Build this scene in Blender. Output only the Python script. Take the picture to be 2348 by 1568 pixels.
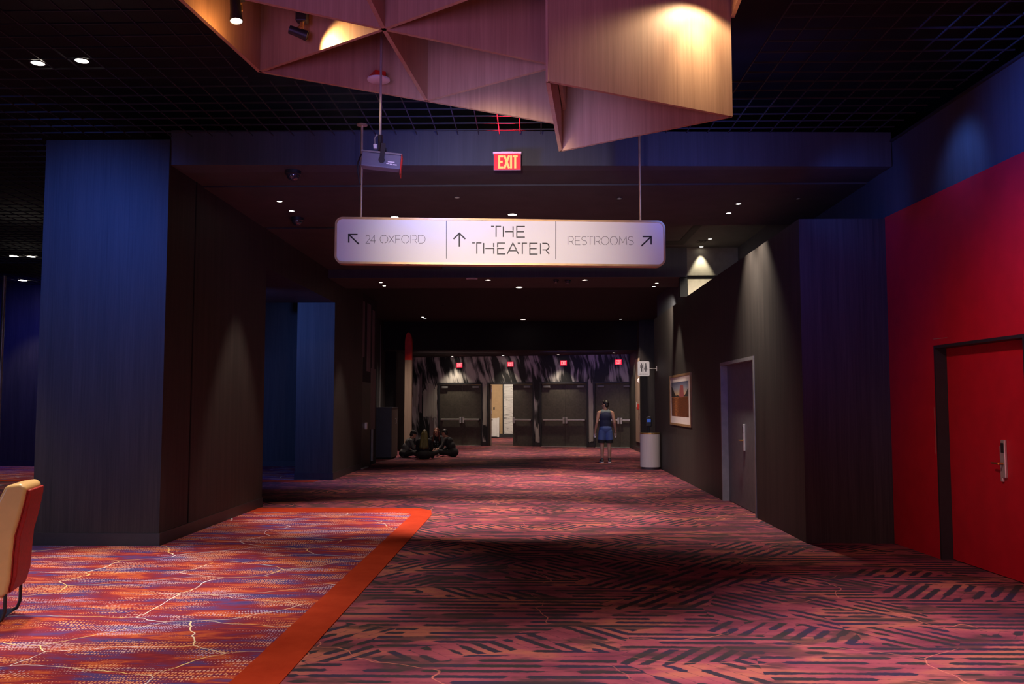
import bpy, bmesh, math, random
from mathutils import Vector, Matrix, Quaternion

for o in list(bpy.data.objects):
    bpy.data.objects.remove(o, do_unlink=True)
SC = bpy.context.scene
COL = SC.collection
random.seed(7)

# ------------------------------------------------------------------ camera
W, H, F = 2348.0, 1568.0, 2011.0
EYE = Vector((0, 0, 1.65))
TH = math.atan(141.0 / F)
PS = math.atan(46.0 / math.hypot(F, 141.0))
FWD = Vector((-math.sin(PS) * math.cos(TH), math.cos(PS) * math.cos(TH), math.sin(TH)))
RGT = Vector((math.cos(PS), math.sin(PS), 0))
UPV = RGT.cross(FWD)
cam = bpy.data.cameras.new('camera'); camo = bpy.data.objects.new('camera', cam); COL.objects.link(camo)
cam.sensor_width = 36.0; cam.lens = 36.0 * F / W; cam.clip_start = 0.05; cam.clip_end = 200
camo.matrix_world = Matrix((
    (RGT.x, UPV.x, -FWD.x, EYE.x), (RGT.y, UPV.y, -FWD.y, EYE.y), (RGT.z, UPV.z, -FWD.z, EYE.z), (0, 0, 0, 1)))
SC.camera = camo

def ray(px, py): return FWD * F + RGT * (px - W / 2) - UPV * (py - H / 2)
def fl(px, py, z=0.0):
    d = ray(px, py); return EYE + d * ((z - EYE.z) / d.z)
def atY(px, py, Y):
    d = ray(px, py); return EYE + d * (Y / d.y)
def atX(px, py, X):
    d = ray(px, py); return EYE + d * (X / d.x)
def onplane(px, py, P, n):
    d = ray(px, py); return EYE + d * ((P - EYE).dot(n) / d.dot(n))

# ------------------------------------------------------------------ world, exposure
SC.view_settings.view_transform = 'Standard'
SC.view_settings.look = 'None'
SC.view_settings.gamma = 1.0
SC.view_settings.use_curve_mapping = False
SC.view_settings.exposure = 0.0
wd = bpy.data.worlds.new('world'); SC.world = wd; wd.use_nodes = True
bg = wd.node_tree.nodes['Background']; bg.inputs[0].default_value = (0.35, 0.32, 0.9, 1); bg.inputs[1].default_value = 0.004

def lamp(name, kind, loc, target, color, power, size=0.1, angle=60, blend=0.4, parent=None, size_y=None):
    l = bpy.data.lights.new(name, kind); l.color = color; l.energy = power
    if kind == 'AREA':
        l.size = size
        if size_y: l.shape = 'RECTANGLE'; l.size_y = size_y
        l.spread = math.radians(angle)
    else: l.shadow_soft_size = size
    if kind == 'SPOT':
        l.spot_size = math.radians(angle); l.spot_blend = blend
    o = bpy.data.objects.new(name, l); COL.objects.link(o)
    o.location = loc
    d = (Vector(target) - Vector(loc))
    o.rotation_euler = d.to_track_quat('-Z', 'Y').to_euler()
    if parent is not None:
        o.parent = parent; o.matrix_parent_inverse = Matrix.Translation(-Vector(ORG[parent].translation))
    return o

ORG = {}
BLUE = (0.05, 0.16, 1.0); PURPLE = (0.62, 0.30, 0.85); WARM = (1.0, 0.74, 0.45); NEUT = (1.0, 0.88, 0.74)
# gaming-floor glow from behind the camera (machines and colour washers there), plus added fills
lamp('glow_fill', 'AREA', (-2.5, -3.0, 2.0), (0, 8, 2.6), (0.36, 0.28, 1.0), 16, 4.0, 150, size_y=1.6)
lamp('glow_fill', 'AREA', (1.5, 0.5, 1.2), (5.0, 7.5, 1.0), (1.0, 0.36, 0.40), 26, 1.6, 120, size_y=1.0)  # added reddish fill that brightens the red wall
lamp('glow_fill', 'AREA', (-6.5, 3.0, 1.4), (-5.2, 10.2, 0.9), (0.50, 0.58, 1.0), 15, 1.0, 90, size_y=0.8)  # added low blue-grey fill for the foot of the near pillar
lamp('red_wall_fill', 'SPOT', (1.6, 6.3, 4.4), (4.55, 7.5, 1.2), (1.0, 0.55, 0.52), 250, 0.1, 78, 1.0)  # added spot lifting the red wall, without a fixture
lamp('purple_washer', 'SPOT', (-1.2, 0.2, 2.2), (-0.35, 6.6, 5.0), (0.62, 0.28, 0.90), 400, 0.6, 40, 0.8)
# blue wall washers
lamp('blue_washer', 'SPOT', (-5.6, 7.2, 4.55), (-5.35, 10.15, 3.2), BLUE, 520, 0.1, 70, 1.0)
lamp('blue_washer', 'SPOT', (-1.0, 8.9, 4.1), (-1.0, 10.2, 4.6), BLUE, 60, 0.1, 150, 1.0)
lamp('blue_washer', 'SPOT', (1.9, 8.9, 4.1), (2.4, 10.4, 4.6), BLUE, 50, 0.1, 150, 1.0)
lamp('blue_washer', 'SPOT', (2.6, 7.0, 4.5), (4.6, 7.4, 3.9), BLUE, 260, 0.08, 84, 1.0)
lamp('blue_washer', 'SPOT', (3.75, 8.75, 4.66), (4.42, 8.95, 4.05), (0.10, 0.25, 1.0), 46, 0.12, 70, 1.0)
lamp('blue_washer', 'SPOT', (3.3, 9.6, 4.2), (4.2, 11.0, 4.1), BLUE, 26, 0.06, 80, 1.0)
lamp('blue_washer', 'SPOT', (2.6, 7.5, 4.6), (3.7, 10.35, 2.9), (0.07, 0.10, 1.0), 170, 0.1, 50, 1.0)
lamp('blue_washer', 'SPOT', (-13.0, 19.5, 4.5), (-13.2, 23, 1.8), (0.04, 0.06, 1.0), 420, 0.1, 100, 0.9)
lamp('blue_washer', 'SPOT', (-6.6, 15.5, 3.7), (-5.0, 19.0, 2.2), (0.10, 0.24, 1.0), 420, 0.08, 90, 0.7)
# ceiling downlights over the gaming carpet, above and outside the frame
for (x, y, e) in ((-4.2, 4.2, 430), (-2.4, 5.4, 330), (-3.0, 8.6, 330), (-2.6, 10.8, 330), (-2.5, 12.4, 260), (-6.2, 16.6, 380), (-6.6, 5.6, 450), (-7.0, 9.0, 330)):
    lamp('downlight', 'SPOT', (x, y, 4.66), (x, y, 0), NEUT, e, 0.06, 66, 0.6)
# and over the hall carpet
for (x, y, e, a) in ((0.9, 4.6, 620, 62), (2.6, 5.2, 720, 60), (3.0, 7.0, 330, 46), (-0.5, 3.4, 300, 70), (2.1, 3.2, 300, 80)):
    lamp('downlight', 'SPOT', (x, y, 4.66), (x, y, 0), (1.0, 0.82, 0.84), e, 0.06, a, 0.7)
# accent on the hanging sign
lamp('sign_accent', 'SPOT', (-0.30, 5.0, 3.3), (-0.32, 9.7, 3.42), (1.0, 0.82, 0.60), 800, 0.05, 44, 1.0)
lamp('sign_accent', 'SPOT', (-0.3, 4.2, 2.6), (-0.3, 9.7, 3.4), (0.42, 0.40, 1.0), 280, 0.3, 60, 0.6)
lamp('blue_washer', 'SPOT', (0.5, 9.6, 4.4), (3.3, 14.6, 1.4), (0.20, 0.28, 1.0), 55, 0.08, 28, 1.0)
# ------------------------------------------------------------------ materials
def nt(m): m.use_nodes = True; return m.node_tree
class NB:
    def __init__(s, name):
        s.m = bpy.data.materials.new(name); s.t = nt(s.m); s.N = s.t.nodes; s.L = s.t.links
        s.bs = s.N['Principled BSDF']
    def n(s, typ, **kw):
        x = s.N.new(typ)
        for k, v in kw.items():
            if k == 'inp':
                for kk, vv in v.items(): s.set(x.inputs[kk], vv)
            else: setattr(x, k, v)
        return x
    def set(s, sock, v):
        if isinstance(v, bpy.types.NodeSocket): s.L.new(v, sock)
        elif isinstance(v, (tuple, list)) and len(v) == 3 and sock.type == 'RGBA': sock.default_value = (*v, 1)
        else: sock.default_value = v
    def math(s, op, a, b=None, c=None, clamp=False):
        x = s.n('ShaderNodeMath', operation=op); x.use_clamp = clamp
        s.set(x.inputs[0], a)
        if b is not None: s.set(x.inputs[1], b)
        if c is not None: s.set(x.inputs[2], c)
        return x.outputs[0]
    def vec(s, sx, sy, sz, src=None):
        if src is None: src = s.n('ShaderNodeTexCoord').outputs['Object']
        mp = s.n('ShaderNodeMapping'); s.L.new(src, mp.inputs[0]); mp.inputs['Scale'].default_value = (sx, sy, sz)
        return mp.outputs[0]
    def noise(s, v, scale=1.0, detail=2, rough=0.5, dist=0.0):
        x = s.n('ShaderNodeTexNoise'); s.L.new(v, x.inputs['Vector']); x.inputs['Scale'].default_value = scale
        x.inputs['Detail'].default_value = detail; x.inputs['Roughness'].default_value = rough; x.inputs['Distortion'].default_value = dist
        return x.outputs['Fac']
    def ramp(s, fac, stops, interp='LINEAR'):
        x = s.n('ShaderNodeValToRGB'); x.color_ramp.interpolation = interp
        e = x.color_ramp.elements
        while len(e) < len(stops): e.new(0.5)
        for i, (p, c) in enumerate(stops):
            e[i].position = p; e[i].color = (*c, 1) if len(c) == 3 else c
        s.L.new(fac, x.inputs[0]); return x.outputs[0]
    def mix(s, fac, a, b):
        x = s.n('ShaderNodeMix', data_type='RGBA'); s.set(x.inputs[0], fac); s.set(x.inputs[6], a); s.set(x.inputs[7], b)
        return x.outputs[2]
    def out(s, col, rough=0.6, metal=0.0, spec=0.5):
        s.set(s.bs.inputs['Base Color'], col); s.set(s.bs.inputs['Roughness'], rough); s.bs.inputs['Metallic'].default_value = metal
        s.bs.inputs['Specular IOR Level'].default_value = spec
        return s.m
    def step(s, v, lo, hi):
        x = s.n('ShaderNodeMapRange', interpolation_type='SMOOTHSTEP'); s.set(x.inputs[0], v)
        x.inputs[1].default_value = lo; x.inputs[2].default_value = hi
        return x.outputs[0]
    def bump(s, h, strength=0.3, dist=0.01):
        b = s.n('ShaderNodeBump'); b.inputs['Strength'].default_value = strength; b.inputs['Distance'].default_value = dist
        s.L.new(h, b.inputs['Height']); s.L.new(b.outputs[0], s.bs.inputs['Normal'])

def plain(name, c, rough=0.6, metal=0.0, var=0.12, scale=9.0, spec=0.5):
    b = NB(name); f = b.noise(b.vec(1, 1, 1), scale, 3)
    lo = tuple(x * (1 - var) for x in c); hi = tuple(min(1, x * (1 + var)) for x in c)
    return b.out(b.ramp(f, [(0.3, lo), (0.7, hi)]), rough, metal, spec)
def glow(name, c, strength):
    b = NB(name); b.out((0.02, 0.02, 0.02), 0.5)
    b.set(b.bs.inputs['Emission Color'], c); b.bs.inputs['Emission Strength'].default_value = strength
    return b.m
def grain(name, lo, hi, rough=0.55, sx=60, sz=1.2, spec=0.5, coarse=9):
    b = NB(name)
    f = b.noise(b.vec(sx, sx, sz), 1.0, 4, 0.6); g = b.noise(b.vec(coarse, coarse, 0.35), 1.0, 2)
    h = b.math('ADD', b.math('MULTIPLY', f, 0.6), b.math('MULTIPLY', g, 0.4))
    b.bump(f, 0.12, 0.004)
    return b.out(b.ramp(h, [(0.32, lo), (0.68, hi)]), rough, 0, spec)

M = {}
M['wall'] = grain('dark_wall_covering', (0.011, 0.0092, 0.0086), (0.044, 0.035, 0.031), 0.6)
M['wall_cool'] = grain('painted_dark_wall', (0.040, 0.042, 0.052), (0.060, 0.062, 0.074), 0.7)
M['soffit'] = plain('dark_soffit_paint', (0.046, 0.041, 0.042), 0.8, 0, 0.15, 3)
M['black'] = plain('black_paint', (0.008, 0.008, 0.010), 0.85)
M['base'] = plain('dark_skirting', (0.030, 0.027, 0.030), 0.42)
M['grille'] = plain('black_ceiling_grid', (0.028, 0.027, 0.031), 0.45)
M['red'] = plain('red_wall_paint', (0.52, 0.006, 0.020), 0.5, 0, 0.08, 5)
M['wood'] = grain('pale_timber_veneer', (0.40, 0.235, 0.15), (0.55, 0.34, 0.22), 0.5, 70, 2.0, 0.4, 20)
M['wood_edge'] = plain('timber_edge', (0.55, 0.36, 0.24), 0.5)
M['tan'] = grain('tan_panel', (0.24, 0.17, 0.12), (0.36, 0.27, 0.20), 0.5, 40)
M['redglow_tint'] = plain('painted_red_glow', (0.55, 0.03, 0.01), 0.4)  # red light on the pilaster top, put into its colour
M['door_dark'] = plain('dark_grey_door', (0.072, 0.062, 0.050), 0.55, 0, 0.2, 12)
M['door_blue'] = plain('slate_blue_door', (0.13, 0.132, 0.15), 0.5)
M['frame_dark'] = plain('dark_door_frame', (0.020, 0.020, 0.024), 0.5)
M['frame_grey'] = plain('grey_metal_frame', (0.20, 0.195, 0.20), 0.4, 0.0)
M['beige'] = plain('lit_bay_wall_strip', (0.40, 0.36, 0.28), 0.7)  # paler copy of the bay wall, with its light in the colour
M['baywall'] = plain('dim_bay_wall', (0.17, 0.155, 0.125), 0.7)
M['steel'] = plain('brushed_steel', (0.62, 0.60, 0.58), 0.33, 0.6)
M['chrome'] = plain('chrome', (0.75, 0.75, 0.75), 0.12, 1.0)
M['brass'] = plain('brass', (0.72, 0.46, 0.16), 0.3, 0.9)
M['bronze'] = plain('bronze_sign_frame', (0.62, 0.40, 0.20), 0.38, 0.6)
M['blackplastic'] = plain('black_plastic', (0.018, 0.018, 0.020), 0.45)
M['bluehousing'] = plain('grey_blue_housing', (0.14, 0.15, 0.19), 0.5)
M['white'] = plain('white_plastic', (0.75, 0.74, 0.74), 0.5, 0, 0.04)
M['signface'] = plain('white_sign_face', (0.80, 0.79, 0.78), 0.45, 0, 0.02, 2)
M['ink'] = plain('black_sign_ink', (0.012, 0.011, 0.010), 0.5)
M['inkgrey'] = plain('grey_sign_ink', (0.10, 0.095, 0.10), 0.5)
M['lens_on'] = glow('lit_lens', (1.0, 0.90, 0.74), 18)
M['lens_spot'] = glow('lit_spot_lens', (1.0, 0.95, 0.88), 14)
M['lens_dim'] = glow('dim_lens', (0.9, 0.6, 0.62), 0.14)  # faint glow put into discs that cast no light of their own
M['exit_red'] = glow('lit_red_panel', (1.0, 0.008, 0.02), 1.1)
M['exit_far'] = glow('lit_red_panel_far', (1.0, 0.012, 0.05), 1.0)
M['exit_letter'] = glow('lit_exit_lettering', (1.0, 0.50, 0.15), 1.35)
M['exit_letter_far'] = glow('lit_exit_lettering_far', (1.0, 0.30, 0.32), 1.3)
M['tanleather'] = plain('tan_vinyl', (0.64, 0.38, 0.15), 0.35, 0, 0.05)
M['redfabric'] = plain('red_upholstery', (0.30, 0.010, 0.006), 0.6, 0, 0.2, 40)
M['skin'] = plain('skin', (0.46, 0.24, 0.16), 0.5, 0, 0.06)
M['hair_dark'] = plain('dark_hair', (0.015, 0.010, 0.008), 0.5, 0, 0.4, 60)
M['hair_olive'] = plain('faded_blond_hair', (0.10, 0.075, 0.022), 0.55, 0, 0.5, 60)
M['hair_brown'] = plain('red_brown_hair', (0.09, 0.022, 0.012), 0.5, 0, 0.4, 60)
M['navy'] = plain('navy_jersey', (0.018, 0.022, 0.060), 0.8)
M['yoke'] = plain('grey_teal_jersey', (0.13, 0.16, 0.17), 0.8)
M['shorts'] = plain('blue_shorts', (0.06, 0.10, 0.28), 0.8)
M['blackcloth'] = plain('black_cloth', (0.012, 0.011, 0.013), 0.85)
M['greycloth'] = plain('grey_cloth', (0.10, 0.095, 0.09), 0.85, 0, 0.3, 30)
M['shoe'] = plain('dark_trainer', (0.03, 0.028, 0.03), 0.6)
M['sole'] = plain('white_sole', (0.7, 0.66, 0.64), 0.6)
M['cup'] = plain('pale_plastic_cup', (0.75, 0.74, 0.72), 0.25)
M['eye'] = plain('eye', (0.02, 0.015, 0.012), 0.2)
M['lips'] = plain('lips', (0.30, 0.06, 0.05), 0.45)
M['binbody'] = grain('pale_bin_cladding', (0.46, 0.40, 0.38), (0.58, 0.51, 0.49), 0.4, 50, 0.8)
M['kiosk'] = plain('dark_blue_cabinet', (0.022, 0.024, 0.045), 0.45)
M['kiosk_side'] = plain('brown_cabinet_side', (0.085, 0.060, 0.055), 0.5)
M['bluelamp'] = glow('blue_indicator', (0.05, 0.16, 0.8), 0.35)
M['alarm_red'] = plain('red_alarm_plastic', (0.6, 0.03, 0.015), 0.4)
M['lobbywall'] = plain('warm_lobby_wall', (0.55, 0.36, 0.19), 0.6, 0, 0.05)
M['mat'] = plain('pale_picture_mount', (0.62, 0.56, 0.54), 0.7, 0, 0.03)
M['goldframe'] = plain('wooden_picture_frame', (0.26, 0.15, 0.07), 0.4)
M['cliff'] = plain('printed_dark_cliff', (0.012, 0.008, 0.006), 0.7)
M['stack'] = plain('printed_red_rock', (0.22, 0.045, 0.05), 0.7)

def mk_marble():
    b = NB('pale_marble'); f = b.noise(b.vec(1.2, 1.2, 5), 1.5, 6, 0.65, 1.4)
    return b.out(b.ramp(f, [(0.38, (0.30, 0.29, 0.29)), (0.46, (0.66, 0.64, 0.62)), (0.7, (0.80, 0.78, 0.75))]), 0.25)
M['marble'] = mk_marble()

def mk_mural():
    b = NB('brush_stroke_mural')
    tc = b.n('ShaderNodeTexCoord').outputs['Object']
    # strokes lean a little and curl: bend x with slow noise
    sep = b.n('ShaderNodeSeparateXYZ'); b.L.new(tc, sep.inputs[0])
    bend = b.noise(b.vec(0.5, 0.5, 0.7), 1.0, 2)
    xx = b.math('ADD', b.math('ADD', sep.outputs[0], b.math('MULTIPLY', sep.outputs[2], 0.16)), b.math('MULTIPLY', bend, 0.5))
    def comb(sx, sz):
        c = b.n('ShaderNodeCombineXYZ'); b.L.new(b.math('MULTIPLY', xx, sx), c.inputs[0]); b.L.new(b.math('MULTIPLY', sep.outputs[2], sz), c.inputs[2])
        b.L.new(b.math('MULTIPLY', sep.outputs[1], sx), c.inputs[1])
        return c.outputs[0]
    fine = b.noise(comb(14, 0.9), 1.0, 4, 0.65)
    mid = b.noise(comb(4.2, 0.55), 1.0, 2, 0.5)
    patch = b.noise(comb(1.7, 1.0), 1.0, 2, 0.5)
    v = b.math('ADD', b.math('ADD', b.math('MULTIPLY', fine, 0.34), b.math('MULTIPLY', mid, 0.50)), b.math('MULTIPLY', patch, 0.52))
    return b.out(b.ramp(v, [(0.655, (0.006, 0.006, 0.007)), (0.70, (0.16, 0.15, 0.15)), (0.75, (0.46, 0.43, 0.41)), (0.9, (0.56, 0.53, 0.50))]), 0.6)
M['mural'] = mk_mural()
M['stroke'] = grain('pale_brush_stroke', (0.26, 0.24, 0.21), (0.46, 0.43, 0.38), 0.6, 30, 0.8)
M['stroke_dim'] = grain('faded_brush_stroke', (0.10, 0.075, 0.08), (0.22, 0.16, 0.17), 0.6, 30, 0.8)

def mk_hall():
    b = NB('hall_carpet')
    tc = b.n('ShaderNodeTexCoord').outputs['Object']
    wob = b.n('ShaderNodeTexNoise'); b.L.new(tc, wob.inputs['Vector']); wob.inputs['Scale'].default_value = 1.6; wob.inputs['Detail'].default_value = 2
    wv = b.n('ShaderNodeVectorMath', operation='SCALE'); b.L.new(wob.outputs['Color'], wv.inputs[0]); wv.inputs[3].default_value = 0.45
    ad = b.n('ShaderNodeVectorMath', operation='ADD'); b.L.new(tc, ad.inputs[0]); b.L.new(wv.outputs[0], ad.inputs[1])
    vo = b.n('ShaderNodeTexVoronoi', voronoi_dimensions='2D'); b.L.new(b.vec(0.9, 1.5, 1, ad.outputs[0]), vo.inputs['Vector']); vo.inputs['Scale'].default_value = 1.35
    cs = b.n('ShaderNodeSeparateColor'); b.L.new(vo.outputs['Color'], cs.inputs[0])
    r = cs.outputs[0]
    a1 = b.math('MULTIPLY', b.math('GREATER_THAN', r, 0.48), 0.95)
    a2 = b.math('MULTIPLY', b.math('GREATER_THAN', r, 0.74), -1.85)
    ang = b.math('ADD', a1, a2)
    sep = b.n('ShaderNodeSeparateXYZ'); b.L.new(tc, sep.inputs[0])
    ca, sa = b.math('COSINE', ang), b.math('SINE', ang)
    u = b.math('ADD', b.math('MULTIPLY', sep.outputs[0], ca), b.math('MULTIPLY', sep.outputs[1], sa))
    v = b.math('SUBTRACT', b.math('MULTIPLY', sep.outputs[1], ca), b.math('MULTIPLY', sep.outputs[0], sa))
    vv = b.math('DIVIDE', v, 0.112)
    saw = b.math('FRACT', vv); row = b.math('FLOOR', vv)
    tri = b.math('ABSOLUTE', b.math('SUBTRACT', saw, 0.5))
    cb = b.n('ShaderNodeCombineXYZ'); b.L.new(b.math('MULTIPLY', u, 3.0), cb.inputs[0]); b.L.new(b.math('MULTIPLY', row, 5.37), cb.inputs[1])
    dash = b.noise(cb.outputs[0], 1.0, 0)
    edge = b.noise(tc, 26, 2)
    thr = b.math('ADD', b.math('MULTIPLY', b.step(dash, 0.38, 0.46), 0.27), b.math('MULTIPLY', b.math('SUBTRACT', edge, 0.5), 0.24))
    bar = b.step(b.math('SUBTRACT', thr, tri), -0.06, 0.07)
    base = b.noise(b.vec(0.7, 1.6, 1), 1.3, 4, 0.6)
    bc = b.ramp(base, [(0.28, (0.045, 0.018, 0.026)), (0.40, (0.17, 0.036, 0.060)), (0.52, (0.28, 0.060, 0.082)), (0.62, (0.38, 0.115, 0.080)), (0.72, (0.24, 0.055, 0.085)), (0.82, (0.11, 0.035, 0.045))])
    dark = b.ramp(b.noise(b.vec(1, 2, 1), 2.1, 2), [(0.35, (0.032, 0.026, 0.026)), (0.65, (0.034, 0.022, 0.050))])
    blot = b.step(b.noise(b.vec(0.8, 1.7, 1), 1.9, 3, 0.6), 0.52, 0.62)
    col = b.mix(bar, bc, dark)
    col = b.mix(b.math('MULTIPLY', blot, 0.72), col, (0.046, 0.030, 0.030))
    # thin pale cracks
    cr = b.n('ShaderNodeTexVoronoi', feature='DISTANCE_TO_EDGE'); b.L.new(b.vec(0.75, 0.9, 1, ad.outputs[0]), cr.inputs['Vector']); cr.inputs['Scale'].default_value = 0.9
    crm = b.math('MULTIPLY', b.math('SUBTRACT', 1.0, b.step(cr.outputs['Distance'], 0.001, 0.0042)), b.step(b.noise(tc, 0.9, 2), 0.46, 0.56))
    col = b.mix(b.math('MULTIPLY', crm, 0.8), col, (0.55, 0.17, 0.12))
    b.bump(b.noise(tc, 240, 2), 0.25, 0.004)
    return b.out(col, 0.95, 0, 0.15)
M['hall'] = mk_hall()

def mk_gaming():
    b = NB('patterned_gaming_carpet')
    tc = b.n('ShaderNodeTexCoord').outputs['Object']
    f = b.noise(b.vec(0.8, 3.2, 1), 1.7, 5, 0.65, 0.3)
    bc = b.ramp(f, [(0.30, (0.040, 0.028, 0.12)), (0.40, (0.085, 0.045, 0.17)), (0.45, (0.17, 0.025, 0.075)), (0.51, (0.20, 0.018, 0.032)), (0.56, (0.30, 0.030, 0.035)), (0.61, (0.52, 0.10, 0.030)), (0.66, (0.24, 0.026, 0.05)), (0.72, (0.10, 0.05, 0.18)), (0.80, (0.05, 0.035, 0.14))])
    wob = b.n('ShaderNodeTexNoise'); b.L.new(tc, wob.inputs['Vector']); wob.inputs['Scale'].default_value = 1.2; wob.inputs['Detail'].default_value = 1
    wv = b.n('ShaderNodeVectorMath', operation='SCALE'); b.L.new(wob.outputs['Color'], wv.inputs[0]); wv.inputs[3].default_value = 0.3
    ad = b.n('ShaderNodeVectorMath', operation='ADD'); b.L.new(tc, ad.inputs[0]); b.L.new(wv.outputs[0], ad.inputs[1])
    vo = b.n('ShaderNodeTexVoronoi', voronoi_dimensions='2D'); b.L.new(b.vec(1.5, 0.72, 1, ad.outputs[0]), vo.inputs['Vector'])
    vo.inputs['Scale'].default_value = 30.0; vo.inputs['Randomness'].default_value = 0.35
    amp = b.noise(b.vec(0.9, 2.2, 1), 1.7, 3, 0.6)
    rad = b.math('MULTIPLY', b.step(amp, 0.40, 0.60), 0.36)
    dot = b.step(b.math('SUBTRACT', rad, vo.outputs['Distance']), -0.02, 0.07)
    dc = b.ramp(b.noise(b.vec(0.6, 1.8, 1), 1.6, 3), [(0.35, (0.36, 0.30, 0.58)), (0.46, (0.66, 0.44, 0.42)), (0.56, (0.80, 0.28, 0.10)), (0.70, (0.70, 0.46, 0.36))])
    col = b.mix(b.math('MULTIPLY', dot, 0.85), bc, dc)
    cr = b.n('ShaderNodeTexVoronoi', feature='DISTANCE_TO_EDGE', voronoi_dimensions='2D')
    w2 = b.n('ShaderNodeTexNoise'); b.L.new(tc, w2.inputs['Vector']); w2.inputs['Scale'].default_value = 3.0; w2.inputs['Detail'].default_value = 3
    ws = b.n('ShaderNodeVectorMath', operation='SCALE'); b.L.new(w2.outputs['Color'], ws.inputs[0]); ws.inputs[3].default_value = 0.16
    a2 = b.n('ShaderNodeVectorMath', operation='ADD'); b.L.new(ad.outputs[0], a2.inputs[0]); b.L.new(ws.outputs[0], a2.inputs[1])
    b.L.new(b.vec(0.75, 1.15, 1, a2.outputs[0]), cr.inputs['Vector']); cr.inputs['Scale'].default_value = 1.25
    crm = b.math('MULTIPLY', b.math('SUBTRACT', 1.0, b.step(cr.outputs['Distance'], 0.0025, 0.0065)), b.step(b.noise(tc, 1.0, 1), 0.36, 0.44))
    vc = b.ramp(b.noise(tc, 1.3, 1), [(0.42, (0.80, 0.78, 0.86)), (0.58, (0.90, 0.62, 0.24))])
    col = b.mix(crm, col, vc)
    b.bump(b.noise(tc, 240, 2), 0.25, 0.004)
    return b.out(col, 0.95, 0, 0.15)
M['gaming'] = mk_gaming()
def mk_border():
    b = NB('orange_border_carpet'); tc = b.n('ShaderNodeTexCoord').outputs['Object']
    b.bump(b.noise(tc, 240, 2), 0.25, 0.004)
    return b.out(b.ramp(b.noise(tc, 3, 5, 0.7), [(0.3, (0.31, 0.022, 0.005)), (0.7, (0.41, 0.038, 0.010))]), 0.95, 0, 0.15)
M['border'] = mk_border()
def mk_print():
    b = NB('printed_river_landscape'); tc = b.n('ShaderNodeTexCoord').outputs['Generated']
    sep = b.n('ShaderNodeSeparateXYZ'); b.L.new(tc, sep.inputs[0])
    sky = b.ramp(sep.outputs[2], [(0.55, (0.60, 0.22, 0.06)), (0.66, (0.50, 0.36, 0.22)), (0.82, (0.24, 0.27, 0.34)), (1.0, (0.06, 0.075, 0.16))])
    rip = b.noise(b.vec(9, 9, 60, tc), 1.0, 3)
    glint = b.math('SUBTRACT', 1.0, b.math('MULTIPLY', b.math('ABSOLUTE', b.math('SUBTRACT', sep.outputs[1], 0.72)), 4.0), clamp=True)
    wat = b.ramp(b.math('ADD', b.math('MULTIPLY', rip, 0.8), b.math('MULTIPLY', glint, 0.25)), [(0.3, (0.06, 0.014, 0.005)), (0.55, (0.17, 0.045, 0.012)), (0.85, (0.60, 0.24, 0.08))])
    return b.out(b.mix(b.math('GREATER_THAN', sep.outputs[2], 0.56), wat, sky), 0.35)
M['print'] = mk_print()

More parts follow.
